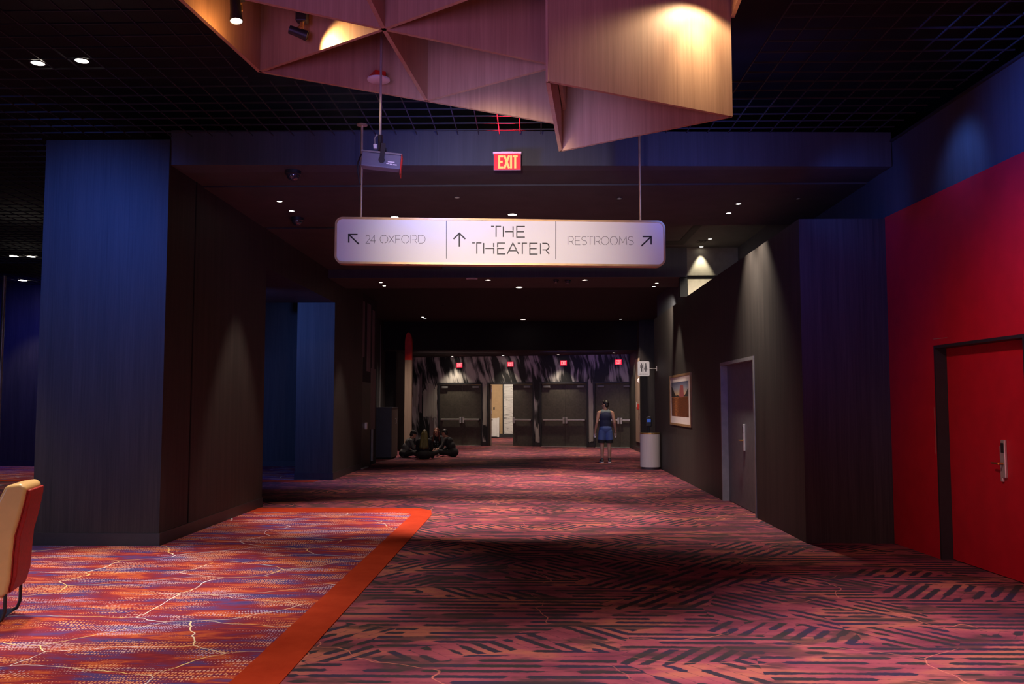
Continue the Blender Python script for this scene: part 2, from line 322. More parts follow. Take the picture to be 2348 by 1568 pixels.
# ------------------------------------------------------------------ mesh helpers
class MB:
    def __init__(s): s.bm = bmesh.new()
    def pts(s, vs, fs):
        v = [s.bm.verts.new(p) for p in vs]
        for f in fs:
            try: s.bm.faces.new([v[i] for i in f])
            except ValueError: pass
        return s
    def hexa(s, p):      # 8 points: bottom 0-3 loop, top 4-7 loop
        return s.pts(p, [(3, 2, 1, 0), (4, 5, 6, 7), (0, 1, 5, 4), (1, 2, 6, 5), (2, 3, 7, 6), (3, 0, 4, 7)])
    def box(s, x0, x1, y0, y1, z0, z1):
        return s.hexa([(x0, y0, z0), (x1, y0, z0), (x1, y1, z0), (x0, y1, z0), (x0, y0, z1), (x1, y0, z1), (x1, y1, z1), (x0, y1, z1)])
    def fbox(s, P, e, n, s0, s1, t0, t1, z0, z1):   # box in a wall frame: along e, out along n, up z
        P, e, n = Vector(P), Vector(e), Vector(n); z = Vector((0, 0, 1))
        q = [P + e * a + n * b for a, b in ((s0, t0), (s1, t0), (s1, t1), (s0, t1))]
        return s.hexa([tuple(k + z * z0) for k in q] + [tuple(k + z * z1) for k in q])
    def tube(s, path, r, seg=10, caps=True):
        path = [Vector(p) for p in path]
        rr = r if isinstance(r, (list, tuple)) else [r] * len(path)
        rings = []; up = None
        for i, p in enumerate(path):
            t = (path[min(i + 1, len(path) - 1)] - path[max(i - 1, 0)]).normalized()
            if up is None:
                up = Vector((0, 0, 1)) if abs(t.z) < 0.9 else Vector((1, 0, 0))
            a = t.cross(up); a.normalize(); b = a.cross(t); up = b
            rings.append([s.bm.verts.new(p + (a * math.cos(k * 2 * math.pi / seg) + b * math.sin(k * 2 * math.pi / seg)) * rr[i]) for k in range(seg)])
        for A, B in zip(rings, rings[1:]):
            for k in range(seg): s.bm.faces.new((A[k], A[(k + 1) % seg], B[(k + 1) % seg], B[k]))
        if caps:
            s.bm.faces.new(rings[0][::-1]); s.bm.faces.new(rings[-1])
        return s
    def lathe(s, prof, c=(0, 0, 0), seg=32, ax=None):   # prof (r, h); axis default z
        c = Vector(c); ax = Vector(ax) if ax is not None else Vector((0, 0, 1))
        q = Vector((0, 0, 1)).rotation_difference(ax)
        rings = []
        for r, h in prof:
            if r < 1e-5: rings.append([s.bm.verts.new(c + q @ Vector((0, 0, h)))])
            else: rings.append([s.bm.verts.new(c + q @ Vector((r * math.cos(k * 2 * math.pi / seg), r * math.sin(k * 2 * math.pi / seg), h))) for k in range(seg)])
        for A, B in zip(rings, rings[1:]):
            for k in range(seg):
                k2 = (k + 1) % seg
                if len(A) == 1 and len(B) == 1: continue
                f = (A[0], B[k2], B[k]) if len(A) == 1 else (A[k], A[k2], B[0]) if len(B) == 1 else (A[k], A[k2], B[k2], B[k])
                s.bm.faces.new(f)
        return s
    def prism(s, poly, o, u, v, depth):   # polygon (a,b) in the u,v plane at o, extruded by vector depth
        o, u, v, d = Vector(o), Vector(u), Vector(v), Vector(depth)
        A = [s.bm.verts.new(o + u * a + v * b) for a, b in poly]; B = [s.bm.verts.new(k.co + d) for k in A]
        n = len(A); s.bm.faces.new(A[::-1]); s.bm.faces.new(B)
        for i in range(n): s.bm.faces.new((A[i], A[(i + 1) % n], B[(i + 1) % n], B[i]))
        return s
    def stroke(s, line, w, o, u, v, depth, cap=True):   # polyline of width w in the u,v plane
        P = [Vector((a, b)) for a, b in line]
        closed = (P[0] - P[-1]).length < 1e-6 and len(P) > 3
        n = len(P); off = []
        for i in range(n):
            if closed: p, q = P[(i - 1) % (n - 1)], P[(i + 1) % (n - 1)]
            else: p, q = P[max(i - 1, 0)], P[min(i + 1, n - 1)]
            t1 = (P[i] - p).normalized() if (P[i] - p).length > 1e-9 else (q - P[i]).normalized()
            t2 = (q - P[i]).normalized() if (q - P[i]).length > 1e-9 else t1
            n1 = Vector((-t1.y, t1.x)); n2 = Vector((-t2.y, t2.x)); m = (n1 + n2)
            if m.length < 1e-6: m = n1
            m.normalize(); off.append(m * (w / 2 / max(0.4, m.dot(n1))))
        L = [P[i] + off[i] for i in range(n)]; R = [P[i] - off[i] for i in range(n)]
        for i in range(n - 1):
            s.prism([tuple(R[i]), tuple(R[i + 1]), tuple(L[i + 1]), tuple(L[i])], o, u, v, depth)
        return s
    def ball(s, c, r, R=None, seg=14, ring=9):
        c = Vector(c); r = (r, r, r) if not isinstance(r, (tuple, list)) else r
        R = R or Matrix.Identity(3)
        rows = []
        for i in range(ring + 1):
            th = math.pi * i / ring
            if i in (0, ring): rows.append([s.bm.verts.new(c + R @ Vector((0, 0, r[2] * math.cos(th))))])
            else: rows.append([s.bm.verts.new(c + R @ Vector((r[0] * math.sin(th) * math.cos(2 * math.pi * k / seg), r[1] * math.sin(th) * math.sin(2 * math.pi * k / seg), r[2] * math.cos(th)))) for k in range(seg)])
        for A, B in zip(rows, rows[1:]):
            for k in range(seg):
                k2 = (k + 1) % seg
                if len(A) == 1: s.bm.faces.new((A[0], B[k], B[k2]))
                elif len(B) == 1: s.bm.faces.new((A[k], B[0], A[k2]))
                else: s.bm.faces.new((A[k], B[k], B[k2], A[k2]))
        return s
    def cap(s, p0, r0, p1, r1):     # tapered capsule
        p0, p1 = Vector(p0), Vector(p1)
        s.ball(p0, r0, None, 12, 8); s.ball(p1, r1, None, 12, 8)
        if (p1 - p0).length > 1e-5: s.tube([p0, p1], [r0 * 0.985, r1 * 0.985], 12)
        return s
    def mesh(s, name, inv=None):
        if inv is not None: bmesh.ops.transform(s.bm, matrix=inv, verts=s.bm.verts)
        bmesh.ops.recalc_face_normals(s.bm, faces=s.bm.faces)
        me = bpy.data.meshes.new(name); s.bm.to_mesh(me); s.bm.free(); return me
    def build(s, name, mat, parent=None, smooth=False, bevel=0, sub=0, origin=None, segs=2):
        inv = None; org = Matrix.Identity(4)
        if parent is not None: org = ORG[parent]; inv = org.inverted()
        elif origin is not None: org = Matrix.Translation(Vector(origin)); inv = org.inverted()
        me = s.mesh(name, inv); o = bpy.data.objects.new(name, me); COL.objects.link(o)
        if parent is not None: o.parent = parent
        else: o.matrix_world = org
        ORG[o] = org
        me.materials.append(M[mat] if isinstance(mat, str) else mat)
        if smooth:
            for p in me.polygons: p.use_smooth = True
            me.set_sharp_from_angle(angle=math.radians(42))
        if bevel:
            b = o.modifiers.new('bevel', 'BEVEL'); b.width = bevel; b.segments = segs; b.limit_method = 'ANGLE'; b.angle_limit = math.radians(40)
        if sub:
            q = o.modifiers.new('sub', 'SUBSURF'); q.levels = sub; q.render_levels = sub
        return o
def tag(o, label=None, cat=None, group=None, kind=None):
    if label: o['label'] = label
    if cat: o['category'] = cat
    if group: o['group'] = group
    if kind: o['kind'] = kind
    return o
def thing(name, label, cat, loc, group=None):
    o = bpy.data.objects.new(name, None); COL.objects.link(o); o.location = loc; o.empty_display_size = 0.1
    ORG[o] = Matrix.Translation(Vector(loc))
    return tag(o, label, cat, group)
def struct(mb, name, mat, label=None, **kw):
    o = mb.build(name, mat, **kw); o['kind'] = 'structure'
    if label: o['label'] = label
    return o
Z = Vector((0, 0, 1))
# ------------------------------------------------------------------ the room
def S(mb, name, mat, label, cat, **kw):
    return tag(mb.build(name, mat, **kw), label, cat, None, 'structure')
CEIL, SOF, LOW, FARC, VEST = 4.80, 4.50, 4.31, 4.50, 3.50
XR, XL = 3.248, -4.325

# floor and carpets
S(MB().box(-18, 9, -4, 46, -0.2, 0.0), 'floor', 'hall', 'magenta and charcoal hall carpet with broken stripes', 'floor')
def ringpoly(x0, x1, y0, y1, c):   # rectangle with the far right corner cut
    return [(x0, y0), (x1, y0), (x1, y1 - c), (x1 - c * 0.25, y1 - c * 0.3), (x1 - c, y1), (x0, y1)]
S(MB().prism(ringpoly(-17.9, -1.79, -3.9, 13.35, 0.25), (0, 0, 0.0), (1, 0, 0), (0, 1, 0), (0, 0, 0.006)), 'floor', 'gaming', 'dotted purple and orange carpet left of the hall', 'carpet')
b = MB()
b.box(-1.79, -1.49, -3.9, 13.1, 0, 0.007)
b.prism([(-1.79, 13.1), (-1.49, 13.1), (-1.56, 13.65), (-1.80, 13.95), (-17.9, 13.95), (-17.9, 13.35), (-2.04, 13.35), (-1.85, 13.275)], (0, 0, 0), (1, 0, 0), (0, 1, 0), (0, 0, 0.007))
S(b, 'trim_1', 'border', 'plain orange carpet border beside the dotted carpet', 'carpet border')
S(MB().box(-17.9, -4.6, 18.9, 23.0, 0, 0.006), 'floor', 'gaming', 'farther strip of dotted carpet beyond the big blue pillar', 'carpet')
S(MB().box(-17.9, -4.6, 18.5, 18.9, 0, 0.007), 'trim_2', 'border', 'orange border of the farther dotted carpet', 'carpet border')

# left pillar (near) and its skirting
S(MB().box(-5.82, XL, 10.2, 14.08, 0, CEIL), 'wall_left', 'wall', 'broad near pillar of dark wall covering at left', 'wall')
S(MB().box(-5.832, XL + 0.012, 10.188, 14.092, 0, 0.15), 'baseboard_left', 'base', 'dark baseboard round the broad near pillar', 'baseboard')
xs = atX(441, 800, XL)
S(MB().box(XL - 0.002, XL + 0.006, xs.y - 0.014, xs.y + 0.014, 0.15, SOF), 'trim_3', 'black', 'thin upright seam on the side of the near pillar', 'trim')
# header over the side opening and the second block
S(MB().box(-6.5, XL, 14.08, 19.07, 3.86, CEIL), 'wall_left', 'wall', 'header wall above the side opening between the left pillars', 'wall')
S(MB().box(-5.15, XL, 19.07, 22.25, 0, SOF), 'wall_left', 'wall', 'second dark pillar beyond the side opening', 'wall')
S(MB().box(-5.162, XL + 0.012, 19.058, 22.262, 0, 0.15), 'baseboard_left', 'base', 'dark baseboard round the second pillar', 'baseboard')
S(MB().box(-5.62, -5.15, 21.1, 22.25, 0, SOF), 'wall_left', 'wall', 'set-back blue wall step behind the second pillar', 'wall')
S(MB().box(-5.632, -5.14, 21.088, 21.2, 0, 0.15), 'baseboard_left', 'base', 'dark baseboard of the set-back wall step', 'baseboard')
S(MB().box(-18, -5.62, 23.0, 23.2, 0, 5.4), 'wall_left', 'wall', 'far wall beyond the gaming floor at left edge', 'wall')
S(MB().box(-18, -5.62, 22.98, 23.0, 0, 0.15), 'baseboard_left', 'base', 'dark baseboard of the far left wall', 'baseboard')
S(MB().box(-18.2, -18, -4, 23.2, 0, 5.4), 'wall_left', 'wall', 'outer wall of the gaming floor', 'wall')
# left corridor wall past the second pillar: mural strip with a door, then a deep recess
S(MB().box(-4.9, XL - 0.03, 22.25, 24.5, 0, SOF), 'wall_left', 'black', 'black wall piece with faded strokes beyond the second pillar', 'wall')
for q_, (y0, y1, z0, z1) in zip(('upper strokes, nearest', 'upper strokes, middle', 'short one beside the black door', 'low one past the black door', 'upper strokes, farthest'), ((22.22, 22.66, 2.85, 4.3), (23.0, 23.5, 2.5, 4.3), (22.3, 22.42, 2.2, 2.85), (23.62, 24.3, 0.95, 2.6), (23.75, 24.1, 2.6, 4.2))):
    S(MB().box(XL - 0.03, XL - 0.024, y0, y1, z0, z1), 'trim_4', 'stroke_dim', 'faded pinkish painted stroke on the black left wall, ' + q_, 'painted stroke')
S(MB().box(-5.3, -5.2, 22.25, 31, 0, FARC), 'wall_left', 'black', 'black back wall of the left recess', 'wall')
p = atX(872, 800, -5.2)
S(MB().box(-5.2, -5.185, p.y - 0.02, p.y + 0.02, 1.5, 4.35), 'trim_5', 'frame_grey', 'thin upright metal trim on the black recess wall', 'trim')
# the lit pilaster; the red glow at its top is painted on
b = MB(); ww = 0.115
prof = [(-ww, 0), (ww, 0), (ww, 3.75)] + [(ww * math.cos(a), 3.75 + 0.36 * math.sin(a)) for a in [i * math.pi / 12 for i in range(1, 12)]] + [(-ww, 3.75)]
low = [(-ww, 0), (ww, 0), (ww, 3.15), (-ww, 3.15)]
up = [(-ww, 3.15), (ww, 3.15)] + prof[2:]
px_ = atY(934.5, 1000, 30.2).x
S(MB().prism(low, (px_, 30.2, 0), (1, 0, 0), (0, 0, 1), (0, 0.25, 0)), 'trim_6', 'tan', 'narrow tan pilaster left of the far doors', 'pilaster')
S(MB().prism(up, (px_, 30.2, 0), (1, 0, 0), (0, 0, 1), (0, 0.25, 0)), 'trim_7', 'redglow_tint', 'painted red glow on the rounded top of the narrow tan pilaster', 'painted glow')
S(MB().box(-5.3, -4.85, 31.2, 36.5, 0, FARC), 'wall_left', 'black', 'black wall behind the narrow tan pilaster', 'wall')

# beam, soffits, ceilings
S(MB().prism([(XL, 10.23), (4.34, 10.5), (4.32, 10.6), (XL, 10.6)], (0, 0, SOF), (1, 0, 0), (0, 1, 0), (0, 0, CEIL + 0.12 - SOF)), 'trim_8', 'wall_cool', 'dark blue beam face above the hall entrance', 'beam')
S(MB().box(XL, 4.34, 10.6, 11.25, SOF, SOF + 0.1), 'ceiling', 'soffit', 'first strip of dark soffit behind the beam', 'soffit')
S(MB().box(XL, 4.34, 11.3, 13.9, SOF - 0.012, SOF + 0.1), 'ceiling', 'soffit', 'dark soffit with small downlights above the hanging sign', 'soffit')
S(MB().box(XL, 4.34, 11.25, 11.3, SOF + 0.03, SOF + 0.1), 'trim_9', 'black', 'thin black slot across the soffit', 'trim')
S(MB().box(XL, -1.9, 14.05, 18.4, SOF - 0.012, SOF + 0.1), 'ceiling', 'soffit', 'dark soffit along the left side of the hall', 'soffit')
S(MB().box(-1.9, 4.34, 14.05, 18.4, 4.93, 5.03), 'ceiling', 'soffit', 'raised ceiling bay in front of the lower soffit', 'ceiling')
S(MB().box(-1.9, 4.34, 14.05, 14.1, SOF + 0.1, 4.93), 'trim_10', 'wall_cool', 'near side of the raised ceiling bay', 'bulkhead')
S(MB().box(-1.95, -1.9, 14.05, 18.4, SOF + 0.1, 4.93), 'trim_10', 'wall_cool', 'left side of the raised ceiling bay', 'bulkhead')
S(MB().box(XL, 3.27, 18.4, 18.5, LOW, 4.93), 'trim_11', 'wall_cool', 'blue-lit bulkhead in front of the lower soffit', 'bulkhead')
S(MB().box(XL, XR + 0.1, 18.5, 20.1, LOW, LOW + 0.1), 'ceiling', 'soffit', 'lower soffit with a row of lights', 'soffit')
S(MB().box(-5.3, 8, 20.1, 30.5, FARC, FARC + 0.1), 'ceiling', 'black', 'black ceiling of the far end of the hall', 'ceiling')
S(MB().box(-5.3, 8, 20.0, 20.1, LOW + 0.1, FARC), 'trim_12', 'black', 'black step between soffit and far ceiling', 'bulkhead')
S(MB().box(-5.3, 8, 30.5, 30.7, VEST, FARC), 'trim_13', 'black', 'black bulkhead above the far row of doors', 'bulkhead')
S(MB().box(-5.3, 8, 30.7, 36, VEST, VEST + 0.1), 'ceiling', 'black', 'low black ceiling before the far doors', 'ceiling')
S(MB().box(-18, 9, -4, 23.2, 5.6, 5.7), 'ceiling', 'black', 'black void above the open grid ceiling', 'ceiling')

# right hall wall with the slate blue door opening
pn = atX(1731, 1000, XR); pf = atX(1656, 1000, XR)
D0, D1, DH = pn.y, pf.y, atX(1694, 829, XR).z
WT = 3.89
b = MB().box(XR, 4.40, 10.62, D0, 0, WT)
b.box(XR, 4.40, D1, 23.3, 0, WT); b.box(XR, 4.40, D0, D1, DH, WT); b.box(XR + 0.3, 4.40, D0, D1, 0, DH)
S(b, 'wall_right', 'wall', 'dark right hall wall with a picture and a door', 'wall')
b = MB()
b.box(XR - 0.012, XR + 0.11, D1 - 0.014, D1 + 0.04, 0, DH + 0.04); b.box(XR - 0.012, XR + 0.11, D0 - 0.04, D0 + 0.014, 0, DH + 0.04); b.box(XR - 0.012, XR + 0.11, D0 + 0.014, D1 - 0.014, DH - 0.014, DH + 0.04)
S(b, 'trim_14', 'frame_grey', 'grey metal frame round the slate blue door', 'door frame')
# upper wall above the right ledge
S(MB().box(4.34, 4.46, 10.75, 18.4, WT, 4.95), 'wall_right', 'wall_cool', 'upper wall above the right ledge', 'wall')
S(MB().box(XR + 0.03, 4.34, 18.4, 18.5, 3.6, 4.26), 'wall_right', 'beige', 'small wall strip coloured as lit beige under the shadow gap above the right ledge', 'wall')
S(MB().box(3.27, 4.34, 18.4, 18.5, 4.34, 4.95), 'wall_right', 'baywall', 'small wall with a cone of light above the right ledge', 'wall')
S(MB().box(3.27, 4.32, 18.43, 18.5, 4.26, 4.34), 'trim_15', 'black', 'black shadow gap across the small pale wall', 'trim')
S(MB().box(3.12, 3.27, 18.4, 18.6, WT, 4.3), 'trim_16', 'black', 'black post at the end of the lower soffit', 'trim')
S(MB().box(3.33, 3.42, 18.6, 23.3, WT, FARC), 'wall_right', 'wall_cool', 'grey upper wall above the far part of the right wall', 'wall')

# red wall, its upper blue band and the red door
R0 = fl(2050, 1245); R1 = fl(2165, 1285)
RE = (R1 - R0).normalized(); RN = Vector((-RE.y, RE.x, 0)); RN = RN if RN.x < 0 else -RN
rs = lambda px, py: (onplane(px, py, R0, RN) - R0)
s0 = rs(2148, 1000).dot(RE); dh = rs(2160, 790).z + R0.z; s1 = s0 + 1.62
RT = onplane(2030, 498, R0, RN).z
b = MB(); b.fbox(R0, RE, RN, 0, s0, -0.25, 0, 0, RT); b.fbox(R0, RE, RN, s1, 9, -0.25, 0, 0, RT)
b.fbox(R0, RE, RN, s0, s1, -0.25, 0, dh, RT)
S(b, 'wall_right', 'red', 'red painted wall at the right edge', 'wall')
b = MB(); b.fbox(R0, RE, RN, s0, s0 + 0.03, -0.2, 0.004, 0, dh); b.fbox(R0, RE, RN, s1 - 0.03, s1, -0.2, 0.004, 0, dh); b.fbox(R0, RE, RN, s0 + 0.03, s1 - 0.03, -0.2, 0.004, dh - 0.03, dh)
S(b, 'trim_17', 'frame_dark', 'black recessed frame of the red door', 'door frame')
S(MB().fbox(R0, RE, RN, -0.3, 9, -0.3, -0.06, RT, CEIL + 0.02), 'wall_right', 'wall_cool', 'blue-lit upper wall band above the red wall', 'wall')

# far end on the right: restroom corridor mouth and the last wall
S(MB().box(XR, 4.3, 23.3, 23.34, 0, WT), 'wall_right', 'black', 'end face of the right hall wall', 'wall')
cx = atX(1468, 1035, 3.66)
S(MB().box(3.66, 8, cx.y, 36, 0, FARC), 'wall_right', 'wall', 'dark wall between the restroom passage and the far doors', 'wall')
S(MB().box(3.645, 3.66, cx.y - 0.015, 33.1, 0, 0.15), 'baseboard_right', 'base', 'dark baseboard beside the far doors', 'baseboard')
S(MB().box(7.9, 8, 23.3, cx.y, 0, FARC), 'wall_right', 'black', 'end of the restroom passage', 'wall')
S(MB().box(4.3, 8, 23.2, 23.3, 0, FARC), 'wall_right', 'black', 'near side of the restroom passage', 'wall')
y0 = atX(1467, 950, 3.645).y; y1 = atX(1458, 950, 3.645).y
S(MB().box(3.640, 3.66, y0, y1, 0.33, 3.2), 'trim_18', 'tan', 'tall tan panel right of the far doors', 'panel')

# far mural wall (slightly turned) with four door openings
P0 = fl(1005, 1020.5); P1 = fl(1450, 1026.5)
FE = (P1 - P0); FE.z = 0; FE.normalize(); FN = Vector((FE.y, -FE.x, 0))
def fs(px): return (onplane(px, 950, P0, FN) - P0).dot(FE)
FH = 2.47
openings = [(fs(1004), fs(1106)), (fs(1117.5), fs(1224.5)), (fs(1237.5), fs(1348.5)), (fs(1361), fs(1455))]
sl = fs(938); sr = fs(1466)
mural_parts = []
class FMB(MB): pass
def fmural(s_0, s_1, z0, z1, name, label):
    o = MB().fbox((0, 0, 0), (1, 0, 0), (0, -1, 0), s_0, s_1, -0.2, 0, z0, z1)
    me_o = o.build(name, 'mural'); tag(me_o, label, 'wall', None, 'structure')
    me_o.matrix_world = Matrix(((FE.x, -FN.x, 0, P0.x), (FE.y, -FN.y, 0, P0.y), (0, 0, 1, 0), (0, 0, 0, 1)))
    ORG[me_o] = me_o.matrix_world.copy(); return me_o
fmural(sl, sr, FH, VEST, 'wall_back', 'black and white brush-stroke mural above the far doors')
piers = [(sl, openings[0][0]), (openings[0][1], openings[1][0]), (openings[1][1], openings[2][0]), (openings[2][1], openings[3][0])]
nm = ['mural wall left of the far doors', 'mural pier between the first and second far doorways', 'mural pier right of the open doorway', 'mural pier left of the last far doorway']
for (a, c), l in zip(piers, nm):
    fmural(a, c, 0, FH, 'wall_back', l)
    S(MB().fbox(P0, FE, FN, a + 0.002, c - 0.002, 0, 0.012, 0, 0.15), 'baseboard_back', 'base', 'dark baseboard of the ' + l, 'baseboard')
def stroke_panel(px0, px1, py0, py1, lab, mat='stroke', ragged=True):
    a, c = fs(px0), fs(px1)
    zt = onplane((px0 + px1) / 2, py0, P0, FN).z; zb = onplane((px0 + px1) / 2, py1, P0, FN).z
    rnd = random.Random(int(px0)); n = 7
    pts = [(a + (c - a) * i / n, zb + rnd.uniform(-0.05, 0.05)) for i in range(n + 1)] + [(c - (c - a) * i / n + rnd.uniform(-.01, .01), zt + (rnd.uniform(-0.16, 0.16) if ragged else 0)) for i in range(n + 1)]
    S(MB().prism(pts, P0 + FN * 0.001, FE, Z, FN * 0.004), 'trim_19', mat, lab, 'painted stroke')
stroke_panel(970, 1001, 888, 957, 'broad pale painted stroke left of the first far doorway')
stroke_panel(947.5, 957.5, 888, 931, 'narrow pale painted stroke beside the tan pilaster')
stroke_panel(961, 967, 858, 945, 'thin grey painted stroke between the two pale strokes', 'stroke_dim')
stroke_panel(985, 996, 957, 1000, 'mottled painted stroke below the broad pale stroke', 'stroke_dim')
stroke_panel(1107.5, 1115.5, 880, 975, 'pale painted stroke on the pier left of the open doorway', 'stroke')
stroke_panel(1227.5, 1235.5, 976, 1012, 'short pale painted stroke low on the pier', 'stroke')
stroke_panel(1350, 1360, 873, 1012, 'tall pale painted stroke on the last pier', 'stroke')

# lobby beyond the open doorway
lx0, lx1, LB = -7.0, 6.0, 43.2
S(MB().box(lx0, lx1, LB, LB + 0.1, 0, 3.6), 'wall_back', 'lobbywall', 'warm tan wall of the lobby beyond the open door', 'wall')
S(MB().box(lx0 - 0.1, lx0, 35.6, LB, 0, 3.6), 'wall_left', 'lobbywall', 'left side wall of the lobby', 'wall')
S(MB().box(lx1, lx1 + 0.1, 33.3, LB, 0, 3.6), 'wall_right', 'lobbywall', 'right side wall of the lobby', 'wall')
S(MB().box(lx0, lx1, 36.0, LB, 3.5, 3.6), 'ceiling', 'white', 'white lobby ceiling', 'ceiling')
a = atY(1156, 950, LB - 0.25); c = atY(1180, 950, LB - 0.25)
S(MB().box(a.x, c.x, LB - 0.25, LB, 0.18, atY(1160, 886, LB).z), 'wall_back', 'marble', 'veined pale marble pier in the lobby', 'pier')
S(MB().box(a.x, c.x, LB - 0.3, LB, atY(1160, 886, LB).z, atY(1160, 874, LB).z), 'trim_20', 'white', 'white head panel over the marble pier', 'trim')
S(MB().box(a.x - 0.07, a.x, LB - 0.27, LB, 0.18, 3.2), 'trim_21', 'frame_dark', 'dark upright strip beside the marble pier', 'trim')
S(MB().box(lx0, c.x, LB - 0.28, LB - 0.25, 0, 0.18), 'baseboard_back', 'base', 'dark lobby baseboard', 'baseboard')
lamp('lobby_light', 'POINT', (-1.2, 39.5, 3.2), (0, 0, 0), (1.0, 0.86, 0.68), 330, 0.5)

# open grid ceiling
pitch, th, hb = 0.243, 0.010, 0.014
hole = lambda x, y: -2.75 < x < 2.05 and y < 8.35
b = MB()
def wall_x(y):  # right limit
    return min(4.15, 4.15) if y > 9.8 else 4.15 + (9.8 - y) * 0.085
y = -1.0
while y < 22.9:
    if y < 10.05: xa, xb = -13.5, wall_x(y)
    elif y < 14.1: xa, xb = -13.5, -5.86
    elif y < 19.0: xa, xb = -13.5, -6.55
    else: xa, xb = -13.5, -5.7
    segs = [(xa, xb)]
    if y < 8.35 and xb > 0: segs = [(xa, -2.75), (2.05, xb)]
    for p, q in segs: b.box(p, q, y - th / 2, y + th / 2, CEIL, CEIL + hb)
    y += pitch
x = -13.5
while x < 4.6:
    ya, yb = -1.0, 22.9
    if x > -5.84: yb = 10.1
    elif x > -6.52: yb = 14.0
    if x > 4.1: yb = 9.8 - (x - 4.15) / 0.085 - 0.1
    if -2.75 < x < 2.05: ya = 8.35
    if yb > ya: b.box(x - th / 2, x + th / 2, ya, yb, CEIL + 0.001, CEIL + hb - 0.001)
    x += pitch
S(b, 'ceiling', 'grille', 'black open square-cell grid ceiling', 'grid ceiling')

# perimeter angle of the grid along the upper right wall and small scratches on the red wall
S(MB().fbox(R0, RE, RN, -0.2, 9, -0.06, -0.03, CEIL - 0.004, CEIL + 0.02), 'trim_30', 'grille', 'thin dark edge angle where the grid ceiling meets the blue wall', 'trim')
for (xa, ya, xb, yb, w) in ((2142, 933, 2145.5, 1040, 0.006), (2140, 777.5, 2172, 774, 0.005)):
    pa, pb = rs(xa, ya), rs(xb, yb); b = MB()
    b.stroke([(pa.dot(RE), pa.z), ((pa.dot(RE) + pb.dot(RE)) / 2 + 0.006, (pa.z + pb.z) / 2), (pb.dot(RE), pb.z)], w, R0 + RN * 0.0004, RE, Z, RN * 0.0006)
    b.build('scratch', 'tan', [o for o in COL.objects if o.get('label') == 'red painted wall at the right edge'][0])
# ------------------------------------------------------------------ doors
def lever_lock(parent, P, e, n, zc, flip=1, tall=0.26):
    """tall lock case with lever; P on the door face, e along the face, n outward"""
    P, e, n = Vector(P), Vector(e), Vector(n)
    b = MB(); b.fbox(P, e, n, -0.03, 0.03, 0, 0.028, zc - tall / 2, zc + tall / 2)
    h = b.build('lock_case', 'steel', parent, bevel=0.006)
    b = MB(); b.fbox(P, e, n, -0.022, 0.022, 0.028, 0.034, zc + tall * 0.16, zc + tall * 0.42)
    b.build('card_reader', 'blackplastic', h, bevel=0.003)
    b = MB(); a = P + Z * (zc - 0.045)
    b.tube([a, a + n * 0.075], 0.012, 10); b.tube([a + n * 0.07, a + n * 0.072 + e * 0.05 * flip, a + n * 0.065 + e * 0.13 * flip], [0.011, 0.010, 0.008], 10)
    b.build('handle', 'brass', h, smooth=True)
    return h
# slate blue door in the right wall
ex = Vector((0, 1, 0)); en = Vector((-1, 0, 0)); PD = Vector((XR + 0.10, D0, 0))
d = MB().fbox(PD, ex, en, 0.016, D1 - D0 - 0.016, -0.05, 0, 0.008, DH - 0.016).build('door_1', 'door_blue', origin=(XR + 0.1, D0, 0))
tag(d, 'slate blue door recessed in the dark right wall', 'door', None, 'structure')
hp = onplane(1708, 1003, PD, en)
lever_lock(d, (PD.x, hp.y, 0), ex, en, hp.z, 1, 0.42)
# red door
d = MB().fbox(R0, RE, RN, s0 + 0.032, s1 - 0.032, -0.165, -0.12, 0.008, dh - 0.032).build('door_2', 'red', origin=R0)
tag(d, 'red flush door in the red wall at right', 'door', None, 'structure')
hp = onplane(2306, 1052, R0 - RN * 0.12, RN)
lever_lock(d, (hp.x, hp.y, 0), -RE, RN, hp.z, 1, 0.36)
b = MB(); b.fbox(Vector((hp.x, hp.y, 0)) - RE * 0.045, RE, RN, -0.018, 0.018, 0, 0.02, hp.z - 0.22, hp.z + 0.12); b.build('strike_plate', 'steel', d, bevel=0.004)
# dark door in the left wall past the second pillar
d = MB().box(XL - 0.03, XL - 0.015, 22.35, 23.55, 0, 2.2).build('door_3', 'frame_dark', origin=(XL - 0.03, 22.35, 0)); tag(d, 'black door in the black left wall piece', 'door', None, 'structure')
MB().box(XL - 0.015, XL + 0.05, 22.72, 22.8, 0.98, 1.16).build('handle', 'steel', d, bevel=0.01)
MB().box(XL - 0.03, XL + 0.02, 23.75, 23.83, 0.1, 0.95).build('corner_guard', 'frame_grey', None)
cg = bpy.data.objects['corner_guard']; tag(cg, 'short upright metal corner guard past the black left door', 'corner guard')
tag(MB().box(XL - 0.02, XL + 0.07, 22.15, 22.9, 0.0, 0.012).build('kick_light_strip', 'steel'), 'metal strip standing in for kick light at the foot of the left wall', 'floor strip')  # pale metal drawn where kick light shows as a line on the floor

